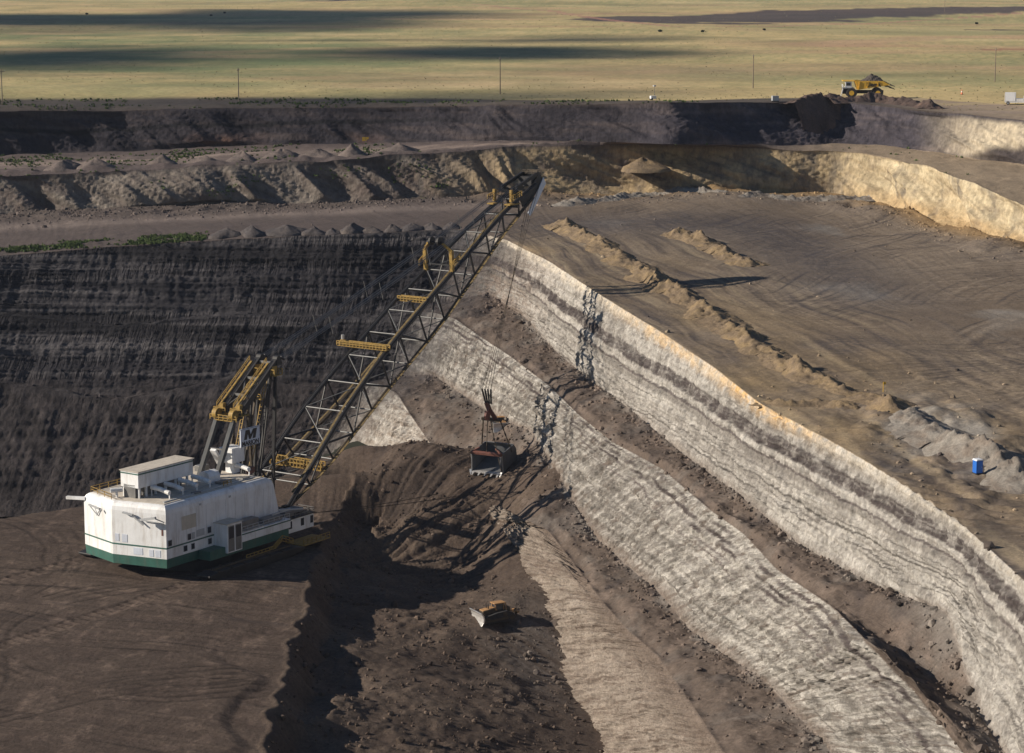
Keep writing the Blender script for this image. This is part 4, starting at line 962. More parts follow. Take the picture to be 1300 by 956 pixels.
platform(56, lo_, .2, 2.2, 1.6, .3, rail=1.7); platform(81, up_, .8, 4.2, 1.4, .5, rail=1.0); platform(98, up_, -.2, -.2, 1.2, -.6, rail=1.0)
DM().tube((81, 18.6, 36.6), (81, 18.6, 37.6), .35, 8).build('floodlight', M['blade'], boom)
for s in (-1, 1):
    p = up_(109.5, s)
    DM().beam(p+Vector((-1.2, 0, -.8)), p+Vector((-1.6, 0, 4.6)), .8, .8).beam(p+Vector((-1.6, 0, 4.4)), p+Vector((-2.6, -s*1.8, 6.2)), .6).rail([p+Vector((-2.6, s, .6)), p+Vector((.6, s, 2.6))], 1.2, .09, .9).build('gantry_post', M['yellow'], boom)
    p = up_(136.5, s)
    DM().box((p.x-1.9, p.y-.3, p.z+.3), (p.x-1.1, p.y+.3, p.z+3.2)).rail([p+Vector((-3, s, .6)), p+Vector((1.6, s, 1.6))], 1.2, .09, .9).box((p.x-3.4, p.y-.9, p.z-.4), (p.x+1.2, p.y+.9, p.z-.1)).build('head_landing', M['yellow'], boom)
p = up_(109.5, 0)
DM().tube(p+Vector((-2.6, -2.4, 6.4)), p+Vector((-2.6, 2.4, 6.4)), .25, 8).tube(p+Vector((-2.6, -1.4, 6.6)), p+Vector((-2.6, -.9, 6.6)), 1.1, 16).tube(p+Vector((-2.6, .9, 6.6)), p+Vector((-2.6, 1.4, 6.6)), 1.1, 16).beam(p+Vector((-1.2, -4.2, 1)), p+Vector((-1.2, 4.2, 1)), .3).build('guide_sheave', M['dark'], boom)
# head
hp = [(139, 65.0), (145.0, 67.8), (147.4, 69.8), (148.6, 69.5), (149.2, 68.2), (144.5, 63.6), (140.5, 62.4)]
hd = DM()
for y in (8.9, 13.1): hd.prism(hp, 1, y-.15, y+.15)
hd.box((144.6, 9.1, 67.0), (148.4, 12.9, 69.4)).beam((139, 9, 62.6), (139, 13, 62.6), .7).beam((143.5, 9, 66), (143.5, 13, 66), .6)
head = hd.build('boom_head', M['dark'], boom)
DM().tube((148.2, 9.3, 68.8), (148.2, 9.8, 68.8), 1.3, 22).tube((148.2, 12.2, 68.8), (148.2, 12.7, 68.8), 1.3, 22).build('head_sheave', M['dark'], boom)
DM().box((146.8, 8.8, 70.0), (148.8, 13.2, 70.15)).rail([(146.8, 8.8, 70.1), (146.8, 13.2, 70.1), (148.8, 13.2, 70.1), (148.8, 8.8, 70.1)], .7, .08, 1.2).build('head_walkway', M['rust'], boom)
for y in (8.9, 13.1):
    DM().beam((137.5, y, 67.2), (147.4, y, 70.2), .5, .8).beam((137.6, y, 67.2), (141, y, 66.4), .5).build('suspension_link', M['dark'], boom)
bs = DM().prism([(142.2, 60.6), (143.4, 59.8), (150.3, 67.4), (149.2, 69.0)], 1, 8.45, 8.62).build('boom_sign', M['signw'], boom)
# suspension cables with spacer bars
for y0, y1 in ((YR, 8.9), (YL, 13.1)):
    m = DM()
    for dy, dz in ((-.3, 0), (.3, 0), (-.3, -.6), (.3, -.6)):
        a_ = Vector((45.8, y0+dy, 38.2+dz)); b2 = Vector((138, y1+dy, 67.4+dz)); pts = []
        for k in range(13):
            t = k/12; c_ = a_.lerp(b2, t); c_.z -= 1.3*4*t*(1-t); pts.append(c_)
        m.path(pts, .075, 4)
    m.build('suspension_cable', M['grey'], dl)
    m = DM()
    for t in (.2, .4, .6, .8):
        c_ = Vector((45.8, y0, 38.2)).lerp(Vector((138, y1, 67.4)), t); c_.z -= 1.3*4*t*(1-t)+.3
        m.beam(c_+Vector((-.7, 0, 1.9)), c_+Vector((.7, 0, -2.1)), .11)
    m.build('cable_spacer', M['grey'], dl)
# secondary stays from the mast to the middle of the boom
m = DM()
for s, y in ((-1, YR), (1, YL)):
    for o_ in (-.5, .5): m.tube((45.5, y+o_, 37), up_(107.5, s)+Vector((-2.6, -s*1.8+o_, 6.2)), .05, 4)
m.build('stay_rope', M['grey'], dl)
MW = Matrix.Translation(dl.location) @ Matrix.Rotation(R(DX), 4, 'Z')
MWI = MW.inverted()

# ================================================================== OTHER MACHINES AND THINGS
from mathutils.kdtree import KDTree
_sel = np.isin(SEG, (1, 3, 5, 7)) | ((SEG >= 9) & (Y < 1500) & (Y > 600))
_sel[::2] &= np.arange(NC)[None] % 2 == 0
_ix = np.argwhere(_sel)[::2]
kd = KDTree(len(_ix))
for k_, (i_, j_) in enumerate(_ix): kd.insert((X[i_, j_], Y[i_, j_], 0), k_)
kd.balance()
_i5 = np.argwhere((SEG == 5) & (V_ < .975))[::3]; kd5 = KDTree(len(_i5))
for k_, (i_, j_) in enumerate(_i5): kd5.insert((X[i_, j_], Y[i_, j_], 0), k_)
kd5.balance()
USE = ['all']
def tz(x, y):
    if USE[0] == 'bench':
        r = kd5.find_n((x, y, 0), 4); w_ = [1/(d+.05) for _, _, d in r]
        return sum(a*Z[tuple(_i5[k])] for a, (_, k, _) in zip(w_, r))/sum(w_)
    r = kd.find_n((x, y, 0), 4); w_ = [1/(d+.05) for _, _, d in r]
    return sum(a*Z[tuple(_ix[k])] for a, (_, k, _) in zip(w_, r))/sum(w_)
def on(px, py, z):
    """the spot of the terrain seen at this pixel (z: a first guess)"""
    for _ in range(14): p = P(px, py, z); z = .5*z+.5*tz(p[0], p[1])
    p = P(px, py, z); return Vector((p[0], p[1], tz(p[0], p[1])))
def on_pit(px, py, z):
    for _ in range(20): p = P(px, py, z); z = .6*z+.4*pit_z(p[0], p[1])
    return Vector((p[0], p[1], pit_z(p[0], p[1])))

# ---- the bucket
bpos = Vector(P(628, 580, 21.0)); gz_ = pit_z(bpos.x, bpos.y); bpos.z = gz_+1.2
fw = math.atan2(-.80, -.42)
bk = empty('dragline_bucket', bpos, fw); bk.rotation_euler = (0, R(14), fw)
bk.scale = (1.3, 1.28, 1.4)
tag(bk, 'big steel dragline bucket with red arch hanging from the hoist ropes over the dug slope', 'excavator bucket')
# x to the mouth, y across, z up
sh = MB()
prof = [(-3.2, .9), (-2.6, .25), (2.6, 0), (3.3, .05), (2.6, 2.9), (1.6, 3.2), (-2.6, 3.1), (-3.2, 2.2)]
for y in (-2.9, 2.9): sh.prism(prof, 1, y-.12, y+.12)
sh.prism([(-3.2, .9), (-2.6, .25), (3.2, 0), (3.2, .18), (-2.5, .45), (-3.0, 1.0)], 1, -2.8, 2.8)
sh.prism([(-3.2, .9), (-3.0, .9), (-3.0, 2.3), (-2.5, 3.1), (-2.7, 3.15), (-3.2, 2.2)], 1, -2.8, 2.8)
for y in (-1.6, 0, 1.6): sh.box((-3.35, y-.12, .9), (-3.15, y+.12, 2.4))
sh.build('bucket_shell', flat_mat('scoured_steel', (.16, .165, .175), .45, .3, .3, .5, .35), bk, bevel=.05)
MB().box((2.7, -3.05, -.08), (3.35, 3.05, .22)).build('lip', M['blade'], bk, bevel=.05)
MB().beam((2.55, -3.0, 0), (2.35, -3.0, 3.0), .3).beam((2.55, 3.0, 0), (2.35, 3.0, 3.0), .3).build('cheek_plate', M['blade'], bk)
MB().beam((2.3, -3.1, 3.2), (2.3, 3.1, 3.2), .6, .5).beam((2.3, -3.0, 3.3), (1.6, -1.6, 3.9), .3).beam((2.3, 3.0, 3.3), (1.6, 1.6, 3.9), .3).build('arch', M['red'], bk, bevel=.06)
for y in (-2.5, -1.25, 0, 1.25, 2.5):
    MB().add([(3.3, y-.25, -.05), (3.3, y+.25, -.05), (3.3, y+.25, .2), (3.3, y-.25, .2), (4.15, y-.1, -.08), (4.15, y+.1, -.08)], [(0, 1, 2, 3), (0, 4, 5, 1), (3, 2, 5, 4), (0, 3, 4), (1, 5, 2)]).build('tooth', M['blade'], bk)
def chain(m, a, b, r=.13, sag=0.0):
    a = Vector(a); b = Vector(b); n = max(2, int((b-a).length/.55)); pr_ = a
    for k in range(1, n+1):
        t = k/n; c_ = a.lerp(b, t); c_.z -= sag*4*t*(1-t); m.beam(pr_, c_, r*2.4 if k % 2 else r, r if k % 2 else r*2.4); pr_ = c_
    return m
for y in (-3.15, 3.15): chain(MB(), (3.2, y, .5), (4.6, y*.85, -2.1), .16).build('drag_chain', M['blade'], bk)
for y in (-3.1, 3.1): chain(MB(), (-1.4, y, 2.2), (-1.0, y*.55, 8.0), .11).build('hoist_chain', M['rust'], bk)
MB().beam((-1.0, -2.0, 8.0), (-1.0, 2.0, 8.0), .45).build('spreader_bar', M['rust'], bk)
MB().beam((-.9, -.9, 8.2), (-.7, 0, 9.8), .35, .7).beam((-.9, .9, 8.2), (-.7, 0, 9.8), .35, .7).beam((-.7, 0, 9.6), (-.5, -.3, 11.2), .5, .9).build('hoist_link', M['red'], bk)
MB().tube((.4, -.2, 9.2), (.4, .2, 9.2), .8, 16).beam((.4, 0, 9.2), (-.6, 0, 10.6), .3).build('dump_block', M['red'], bk)
MB().tube((.4, 0, 8.6), (2.2, 0, 3.5), .08, 6).tube((-.2, .1, 9.0), (3.2, 3.1, .7), .07, 6).build('dump_rope', M['rust'], bk)
sk = MB()
for y in (-.9, -.3, .3, .9): sk.tube((-.6, y*.6, 11.0), (-.5, y, 13.6), .17, 6)
sk.build('rope_socket', M['black'], bk)
bpy.context.view_layer.update()
BM = bk.matrix_world.copy()
m = MB()
for i, y in enumerate((-.9, -.3, .3, .9)):
    a_ = MWI @ (BM @ Vector((-.5, y, 13.5))); b2 = Vector((149.4, 9.3+i*.95, 68.6)); m.tube(a_, Vector(off(*b2)), .055, 5)
m.build('hoist_rope', M['rust'], dl)
m = MB()
for y in (-3.0, 3.0):
    a_ = MWI @ (BM @ Vector((4.6, y*.85, -2.0))); b2 = Vector(off(44, 11+y*.3, 3.4)); pts = []
    for k in range(9): t = k/8; c_ = b2.lerp(a_, t); c_.z -= 4*t*(1-t)*1.0; pts.append(c_)
    m.path(pts, .08, 5)
m.build('drag_rope', M['rust'], dl)
MB().box((43.2-CX, 8-CY, 2.4), (44.6-CX, 14-CY, 5.2)).build('fairlead', M['dark'], dl)

# ---- bulldozers
def make_dozer():
    d = empty('bulldozer', (0, 0, 0))
    for s in (-1, 1):
        y0, y1 = (1.05, 1.75) if s > 0 else (-1.75, -1.05)
        tr = MB().prism([(-3.0, .95), (-2.75, .25), (-2.2, 0), (2.0, 0), (2.6, .25), (2.9, .8), (2.6, 1.25), (.4, 1.75), (-1.6, 1.95), (-2.6, 1.5)], 1, y0, y1)
        for k in range(15): x = -2.2+k*.3; tr.box((x-.05, y0-.04, -.07), (x+.05, y1+.04, .02))
        t_ = tr.build('track', M['tyre'], d, bevel=.05)
        MB().tube((-1.2, y0-.05, 1.35), (-1.2, y1+.05, 1.35), .42, 14).tube((-2.4, y0-.05, .7), (-2.4, y1+.05, .7), .45, 14).tube((2.15, y0-.05, .68), (2.15, y1+.05, .68), .48, 14).build('track_wheel', M['rust'], t_)
        MB().beam((-1.6, s*1.95, .75), (3.0, s*1.95, .55), .28, .4).build('push_arm', M['rust'], d)
        MB().beam((1.6, s*.7, 2.2), (3.25, s*.9, 1.2), .18).build('lift_cylinder', M['blade'], d)
        MB().tube((1.4, s*.45, 2.5), (1.4, s*.45, 3.3), .1, 8).build('exhaust', M['dark'], d)
    MB().prism([(-2.4, .7), (2.5, .7), (2.6, 2.2), (.4, 2.55), (.2, 2.0), (-1.4, 2.0), (-1.5, 2.6), (-2.5, 2.4)], 1, -.95, .95).build('body', M['rust'], d, bevel=.08)
    MB().prism([(-.2, 2.05), (2.55, 1.95), (2.55, 2.3), (.3, 2.62)], 1, -.8, .8).build('hood', M['orange'], d, bevel=.05)
    cb = MB().box((-1.35, -.75, 1.9), (.15, .75, 3.15)).build('cab', M['glass'], d, bevel=.06)
    m = MB()
    for x in (-1.35, .15):
        for y in (-.75, .75): m.box((x-.08, y-.08, 2.0), (x+.08, y+.08, 3.2))
    m.build('cab_pillar', M['orange'], cb)
    rp = MB().box((-1.7, -1.0, 3.2), (.45, 1.0, 3.36)).beam((-1.6, -1.0, 3.2), (-1.7, -1.0, 1.9), .2).beam((-1.6, 1.0, 3.2), (-1.7, 1.0, 1.9), .2).build('roll_bar', M['orange'], d, bevel=.04)
    b_ = MB(); pf = [(3.15, 0), (3.35, .05), (3.2, .6), (3.15, 1.2), (3.25, 1.8), (3.5, 2.25), (3.35, 2.3), (3.05, 1.8), (2.95, 1.2), (3.0, .6)]
    b_.prism([(3.75, 0), (3.35, .6), (3.25, 1.2), (3.35, 1.8), (3.7, 2.3), (3.5, 2.35), (3.1, 1.8), (3.0, 1.2), (3.1, .6), (3.5, 0)], 1, -2.65, 2.65).build('blade', M['blade'], d, bevel=.02)
    rb = MB()
    for y in (-2.0, -.7, .7, 2.0): rb.box((2.75, y-.08, .3), (3.1, y+.08, 2.0))
    rb.box((2.8, -2.6, .3), (3.05, 2.6, .5)).build('blade_back', M['rust'], d)
    rp = MB().beam((-2.6, -.6, 1.3), (-3.9, -.6, 1.3), .2).beam((-2.6, .6, 1.3), (-3.9, .6, 1.3), .2).beam((-3.9, -1.1, 1.25), (-3.9, 1.1, 1.25), .4).build('ripper', M['orange'], d)
    MB().prism([(-4.1, 1.7), (-3.7, 1.7), (-3.75, .6), (-4.0, .3), (-4.15, .9)], 1, -.12, .12).build('ripper_shank', M['rust'], rp)
    return d
doz = make_dozer()
p = on_pit(629, 789, 5); doz.location = p+Vector((0, 0, .1)); doz.rotation_euler = (R(3), R(2), R(180+24)); doz.scale = (1.15, 1.15, 1.1)
tag(doz, 'orange tracked bulldozer with bright worn blade working alone on the rough pit floor', 'bulldozer', 'bulldozers working in the pit')
dz2 = copy_tree(doz)
p = on_pit(636, 546, 22); dz2.location = p+Vector((0, 0, .1)); dz2.rotation_euler = (0, R(-2), R(-76)); dz2.scale = (.95, 1.0, .95)
tag(dz2, 'orange bulldozer half hidden behind the dragline bucket, its pale blade showing to the right', 'bulldozer', 'bulldozers working in the pit')

# ---- haul truck on the rim
def make_truck():
    t = empty('haul_truck', (0, 0, 0))
    # x forward
    body = [(3.1, 5.9), (-6.2, 5.9), (-8.6, 4.6), (2.0, 2.9)]
    bd = MB()
    for y in (-3.7, 3.7): bd.prism(body, 1, y-.12, y+.12)
    bd.prism([(2.0, 2.9), (-8.6, 4.6), (-8.5, 4.85), (2.1, 3.2)], 1, -3.6, 3.6).prism([(2.0, 2.9), (3.1, 5.9), (3.3, 5.9), (2.3, 2.9)], 1, -3.6, 3.6)
    bd = bd.build('dump_body', M['cat'], t, bevel=.04)
    MB().box((3.1, -3.6, 5.75), (7.2, 3.6, 5.95)).build('canopy', M['cat'], bd)
    rb = MB()
    for y in (-3.87, 3.87):
        for x in (-4.6, -1.2, 1.6): rb.beam((x, y, 5.7), (x+.35, y, 3.2+(-x)*.16), .3)
    rb.build('body_rib', M['cat'], bd)
    writing('lettering', 'Liem', 2.0, M['black'], bd, Matrix.Translation((-2.6, 3.9, 4.05)) @ Euler((R(90), 0, R(180))).to_matrix().to_4x4(), .05)
    MB().prism([(-5.6, 3.95), (-5.1, 3.95), (-4.2, 5.7), (-4.6, 5.7)], 1, 3.84, 3.88).build('stripe_mark', M['black'], bd)
    MB().box((-6.6, -1.2, 1.5), (6.8, 1.2, 2.6)).box((-5.2, -2.5, 1.4), (-4.0, 2.5, 2.2)).build('frame', M['dark'], t)
    for x in (4.2, -4.6):
        for s in (-1, 1):
            y0, y1 = (2.2, 3.5) if x > 0 else (1.2, 3.6)
            w_ = MB().tube((x, s*y0, 1.75), (x, s*y1, 1.75), 1.75, 24).build('wheel', M['tyre'], t, bevel=.12)
            MB().tube((x, s*(y1-.05), 1.75), (x, s*(y1+.06), 1.75), .85, 16).build('rim', M['cat'], w_)
    c = MB().box((4.2, .6, 3.5), (6.4, 3.3, 5.5)).build('cab', M['white'], t, bevel=.1)
    MB().box((4.6, 3.22, 4.3), (6.1, 3.36, 5.2)).box((6.32, .9, 4.2), (6.46, 3.0, 5.2)).build('window', M['glass'], c)
    MB().box((3.3, -3.4, 3.2), (7.2, 3.5, 3.45)).build('deck', M['grey'], t)
    MB().rail([(7.1, -3.3, 3.45), (7.1, 3.4, 3.45)], 1.0, .05, 1.2).rail([(7.0, 3.4, 3.4), (7.5, 3.4, .8)], .3, .06, .6).build('railing', M['white'], t)
    MB().box((5.6, -2.4, 1.4), (7.15, 2.4, 3.2)).build('radiator', M['dark'], t)
    MB().beam((7.2, 2.6, 3.3), (7.8, 2.6, .6), .7, .1).build('ladder', M['white'], t)
    MB().tube((2.9, -2.4, 2.0), (2.9, 2.4, 2.0), .8, 12).build('tank', M['dark'], t)
    # load
    nu, nv_ = 26, 18; V = []; F = []
    for i in range(nu):
        for j in range(nv_):
            u = i/(nu-1); v = j/(nv_-1); x = 2.9-u*13.2; y = (v*2-1)*3.5*(1-.25*max(0, u-.8)*5*.4)
            tp_ = 5.5-max(0, u-.62)*4.0; ridge = max(0, 1-abs(u-.40)/.30)*2.4+max(0, 1-abs(u-.62)/.36)*1.0
            z = tp_+ridge*(1-abs(v*2-1)**1.4)+.25*math.sin(i*2.1+j*1.3)*.6
            if u > .80: z = min(z, 5.5-(u-.80)*6.0)
            V.append((x, y, z))
    for i in range(nu-1):
        for j in range(nv_-1): a = i*nv_+j; F.append((a, a+1, a+nv_+1, a+nv_))
    ld = MB(); ld.add(V, F); n0 = len(V)
    ld.add([(x, y, z-.9-.25*abs(x)*.02) for x, y, z in V], [f[::-1] for f in F])
    ld.build('load', flat_mat('dark_spoil', (.075, .06, .052), .95, 0, .35, 1.2, bump=.6), t)
    return t
tk = make_truck()
p = on(1096, 124, 87); tk.location = p; tk.rotation_euler = (0, 0, R(180-4)); tk.scale = (1.02, 1.02, 1.0)
tag(tk, 'yellow haul truck heaped with dark spoil, standing on the rim of the pit', 'haul truck')
# ---- white service truck
sv = empty('service_truck', (0, 0, 0))
MB().box((-3.6, -1.25, 1.1), (-.4, 1.25, 3.6)).build('cargo_box', M['white'], sv, bevel=.06)
MB().box((-.3, -1.15, 1.0), (2.0, 1.15, 1.9)).box((-3.6, -1.15, .7), (3.9, 1.15, 1.1)).build('flatbed', M['white'], sv)
c = MB().prism([(1.9, .9), (3.9, .9), (3.9, 1.7), (3.2, 1.85), (2.9, 2.6), (1.9, 2.65)], 1, -1.1, 1.1).build('cab', M['white'], sv, bevel=.05)
MB().prism([(2.1, 1.85), (3.0, 1.85), (2.8, 2.45), (2.1, 2.45)], 1, -1.13, 1.13).build('window', M['glass'], c)
for x in (-2.6, 3.0):
    for y in (-1.2, .9):
        w_ = MB().tube((x, y, .5), (x, y+.3, .5), .5, 16).build('wheel', M['tyre'], sv); MB().tube((x, y-.03, .5), (x, y+.33, .5), .22, 10).build('rim', M['lgrey'], w_)
p = on(1291, 133, 87); sv.location = p; sv.rotation_euler = (0, 0, R(-14)); sv.scale = (1.1, 1.1, 1.1)
tag(sv, 'white service truck with square box body parked on the rim road at the right edge', 'truck')
# ---- portable toilet
pt = empty('portable_toilet', (0, 0, 0))
MB().box((-.6, -.6, .12), (.6, .6, 2.15)).build('shell', M['blue'], pt, bevel=.05)
MB().box((-.64, -.64, 0), (.64, .64, .14)).build('skid', M['dark'], pt)
MB().prism([(-.66, 2.15), (.66, 2.15), (.5, 2.36), (-.5, 2.36)], 1, -.66, .66).build('roof', flat_mat('pale_plastic', (.72, .74, .78), .4, 0, .05, 1), pt)
d_ = MB().box((-.42, -.64, .2), (.42, -.59, 2.0)).build('door', flat_mat('blue_door', (.025, .17, .60), .4, 0, .08, 1), pt); MB().box((.26, -.68, 1.05), (.36, -.63, 1.2)).build('handle', M['lgrey'], d_)
MB().tube((.4, .4, 2.2), (.4, .4, 2.75), .06, 8).build('vent_pipe', M['lgrey'], pt)
p = on(1241, 601, 48); pt.location = p; pt.rotation_euler = (0, 0, R(20)); pt.scale = (1.05, 1.05, 1.05)
tag(pt, 'blue portable toilet with pale roof standing alone on the upper bench', 'portable toilet')
# ---- power poles
def make_pole(h=13.5, arm=True):
    o = empty('power_pole', (0, 0, 0))
    MB().tube((0, 0, -.5), (0, 0, h), .20, 8, .13).build('pole', M['wood'], o)
    if arm:
        MB().box((-1.3, -.08, h-.9), (1.3, .08, h-.7)).beam((-.8, 0, h-.8), (0, 0, h-1.6), .07).beam((.8, 0, h-.8), (0, 0, h-1.6), .07).build('crossarm', M['wood'], o)
        for x in (-1.15, 0, 1.15): MB().tube((x, 0, h-.7), (x, 0, h-.45), .07, 6).build('insulator', M['lgrey'], o)
    return o
pl0 = make_pole(12.5)
pps = [(3, 131, 1.0, 'short power pole with crossarm at the left edge of the plain'), (303, 122, 1.0, 'power pole behind the rim, first one left of the boom'),
       (635, 118, 1.06, 'power pole behind the rim straight above the boom head'), (956, 111, 1.0, 'power pole in dry grass left of the haul truck'),
       (1263, 103, 1.06, 'power pole in dry grass right of the haul truck'), (1199, 21, 1.0, 'farthest power pole beside the dark strip on the plain')]
for k, (px, py, s_, lab) in enumerate(pps):
    o = pl0 if k == 0 else copy_tree(pl0)
    p = P(px, py, 87.5); y0_ = p[1]; p[1] = max(p[1], float(np.interp(p[0], Ls[9][:, 0], Ls[9][:, 1]))+14); p[0] *= p[1]/y0_; o.location = (p[0], p[1], tz(p[0], p[1]) if p[1] < 1500 else 90); o.scale = (1, 1, s_)
    o.rotation_euler = (0, 0, R(15 if k == 0 else 78)); tag(o, lab, 'power pole', 'power poles across the plain')
# wires are too thin to see in the photo and are left out
# ---- small things
def thing(name, lab, cat, p, builder, rz=0, group=None):
    o = empty(name, p, rz); builder(o); tag(o, lab, cat, group); return o
def lamp_tower(o):
    MB().box((-1.0, -.6, .4), (1.0, .6, 1.4)).build('trailer', M['white'], o, bevel=.04)
    MB().tube((-.7, -.75, .35), (-.7, .75, .35), .34, 12).build('wheel', M['tyre'], o)
    mt = MB().tube((.5, 0, 1.4), (.5, 0, 4.6), .07, 8).build('mast', M['grey'], o); MB().box((.1, -.5, 4.5), (.9, .5, 4.9)).build('lamp_head', M['lgrey'], mt)
thing('light_tower', 'small white trailer light tower on the rim above the middle of the back walls', 'light tower', on(829, 127, 87), lamp_tower, .4)
def generator(o):
    MB().box((-1.1, -.7, .3), (1.1, .7, 1.9)).build('housing', M['lgrey'], o, bevel=.05); MB().tube((.6, 0, 1.9), (.6, 0, 2.8), .09, 8).build('stack', M['dark'], o)
    MB().box((-1.2, -.6, 0), (1.2, .6, .3)).build('skid', M['dark'], o)
thing('generator', 'small pale generator standing on the rim left of the haul truck', 'generator', on(984, 129, 87), generator, .2)
def marker(mat, h=1.3, w_=.5):
    def f(o):
        MB().tube((0, 0, 0), (0, 0, h), .06, 6).build('post', M['wood'], o); MB().box((-w_, -.04, h*.45), (w_, .04, h)).build('board', M[mat], o)
    return f
thing('road_sign', 'small yellow board beside the haul road below the rim wall', 'sign', on(464, 183, 74), marker('cat', 2.4, 1.1))
def cone(o):
    MB().box((-.3, -.3, 0), (.3, .3, .06)).build('foot', M['dark'], o); MB().tube((0, 0, .05), (0, 0, 1.1), .24, 12, .05).build('cone_body', flat_mat('orange_plastic', (.75, .16, .03), .5), o)
    MB().tube((0, 0, .5), (0, 0, .75), .165, 12, .12).build('band', M['white'], o)
o = thing('traffic_cone', 'small orange and white cone on the dark road right of the haul truck', 'traffic cone', on(1221, 120, 87), cone); o.scale = (1.6, 1.6, 1.6)
def stake(o):
    MB().tube((0, 0, 0), (0, 0, 2.0), .07, 6).build('stick', M['cat'], o); MB().box((0, -.03, 1.5), (.5, .03, 2.0)).build('flag', M['cat'], o)
thing('survey_stake', 'yellow survey stake stuck in the windrow on the upper bench', 'stake', on(1121, 503, 50)+Vector((0, 0, .8)), stake)

# ---- windrows, heaps and rocks
def draped(name, path, wd, ht, seed, mat, cfun, lab, cat='windrow', group=None):
    """a bank of loose earth following a path over the ground"""
    Pn = np.array([[q[0], q[1]] for q in path]); d = np.concatenate([[0], np.cumsum(np.hypot(*np.diff(Pn, axis=0).T))])
    n = int(d[-1]/.45); s = np.linspace(0, d[-1], n); cx = np.interp(s, d, Pn[:, 0]); cy = np.interp(s, d, Pn[:, 1])
    k = np.hanning(19); k /= k.sum(); cx = np.convolve(np.pad(cx, 9, 'edge'), k, 'valid'); cy = np.convolve(np.pad(cy, 9, 'edge'), k, 'valid')
    cx += fbm(s/9, s*0, None, 3, seed+7)*wd*.5
    tx, ty = np.gradient(cx), np.gradient(cy); L = np.hypot(tx, ty); nx, ny = -ty/L, tx/L
    mcr = 27; v = np.linspace(-1, 1, mcr)
    wv = wd*(1.05+.6*fbm(s/8, s*0, None, 3, seed)); hv = ht*np.clip(.85+.6*fbm(s/9, s*0+5, None, 3, seed+1), .35, 1.4)
    endf = ss(0, 5, s)*ss(d[-1], d[-1]-5, s)
    XX = cx[:, None]+nx[:, None]*v[None]*wv[:, None]; YY = cy[:, None]+ny[:, None]*v[None]*wv[:, None]
    base = np.array([[tz(float(XX[i, j]), float(YY[i, j])) for j in (0, mcr//2, mcr-1)] for i in range(0, n, 6)])
    bi = np.stack([np.interp(np.arange(n), np.arange(0, n, 6), base[:, c]) for c in range(3)], 1)
    bz = np.stack([np.interp(v, (-1, 0, 1), r) for r in bi])
    prof = (1-np.abs(v))**1.05
    ZZ = bz-.35+(prof[None]*hv[:, None]*endf[:, None])*(1+.7*fbm(XX/2.0, YY/2.0, None, 4, seed+2, .6))+.35*prof[None]
    ZZ += fbm(XX/.8, YY/.8, None, 3, seed+3)*.45*prof[None]**.5
    a = np.arange(n-1)[:, None]*mcr+np.arange(mcr-1)[None]
    o = np_mesh(name, np.stack([XX, YY, ZZ], -1).reshape(-1, 3), np.stack([a, a+mcr, a+mcr+1, a+1], -1).reshape(-1, 4)[:, ::-1], mat, cfun(XX, YY, ZZ).reshape(-1, 3))
    return tag(o, lab, cat, group)
def csand(X_, Y_, Z_):
    c = np.zeros(X_.shape+(3,)); c[:] = (.21, .155, .10); n_ = fbm(X_/2.5, Y_/2.5, Z_, 4, 301)
    c = mix(c, np.array([.30, .215, .115]), np.clip(.1+1.1*n_, 0, 1)); return mix(c, np.array([.16, .12, .085]), np.clip(-n_*2-.1, 0, 1)*.7)
def cpale(X_, Y_, Z_):
    c = np.zeros(X_.shape+(3,)); c[:] = (.26, .235, .205); n_ = fbm(X_/2.5, Y_/2.5, Z_, 4, 302)
    return mix(c, np.array([.20, .165, .135]), np.clip(.35+1.6*n_, 0, 1))
def cdarkh(X_, Y_, Z_):
    c = np.zeros(X_.shape+(3,)); c[:] = (.085, .075, .075); n_ = fbm(X_/2.5, Y_/2.5, Z_, 4, 303)
    return mix(c, np.array([.14, .115, .10]), np.clip(.1+1.0*n_, 0, 1))
gm_h = ground_mat('loose_earth', .62, 1.32, 1.9, .3, .9, .35)
def path(pp, z): return [tuple(on(a, b, z))[:2] for a, b in pp]
USE[0] = 'bench'
draped('windrow', path([(708, 284), (745, 303), (775, 320), (825, 350), (868, 377), (905, 402), (940, 428), (980, 453), (1025, 478), (1070, 496), (1122, 509), (1150, 526)], 52), 5.2, 2.2, 311, gm_h, csand, 'long yellow sandy windrow running down the upper bench beside the white wall')
draped('windrow', path([(846, 302), (872, 300), (895, 311), (928, 330), (955, 339)], 56), 5.0, 2.4, 321, gm_h, csand, 'short curved sandy windrow alone in the middle of the upper bench')
draped('windrow', path([(1135, 522), (1165, 540), (1195, 556), (1228, 572), (1262, 590), (1320, 625)], 49), 5.5, 2.2, 331, gm_h, cpale, 'pale grey heaped windrow near the blue portable toilet')
draped('windrow', path([(965, 508), (1000, 515), (1040, 512), (1090, 520)], 50), 3.4, 1.3, 341, gm_h, csand, 'low lumpy windrow between the white wall edge and the yellow windrow')
draped('windrow', path([(700, 262), (740, 257), (790, 251), (830, 248), (890, 244), (925, 245)], 60), 3.6, 1.5, 351, gm_h, cpale, 'grey rubble windrow along the foot of the back wall, left half')
draped('windrow', path([(940, 250), (965, 247), (1000, 253), (1060, 252), (1130, 252)], 60), 3.4, 1.4, 361, gm_h, cpale, 'grey rubble windrow along the foot of the back wall, right half')
draped('windrow', path([(1150, 258), (1180, 265), (1222, 279)], 58), 3.4, 1.5, 371, gm_h, cpale, 'short grey rubble windrow below the pale lit end of the back wall')
USE[0] = 'all'
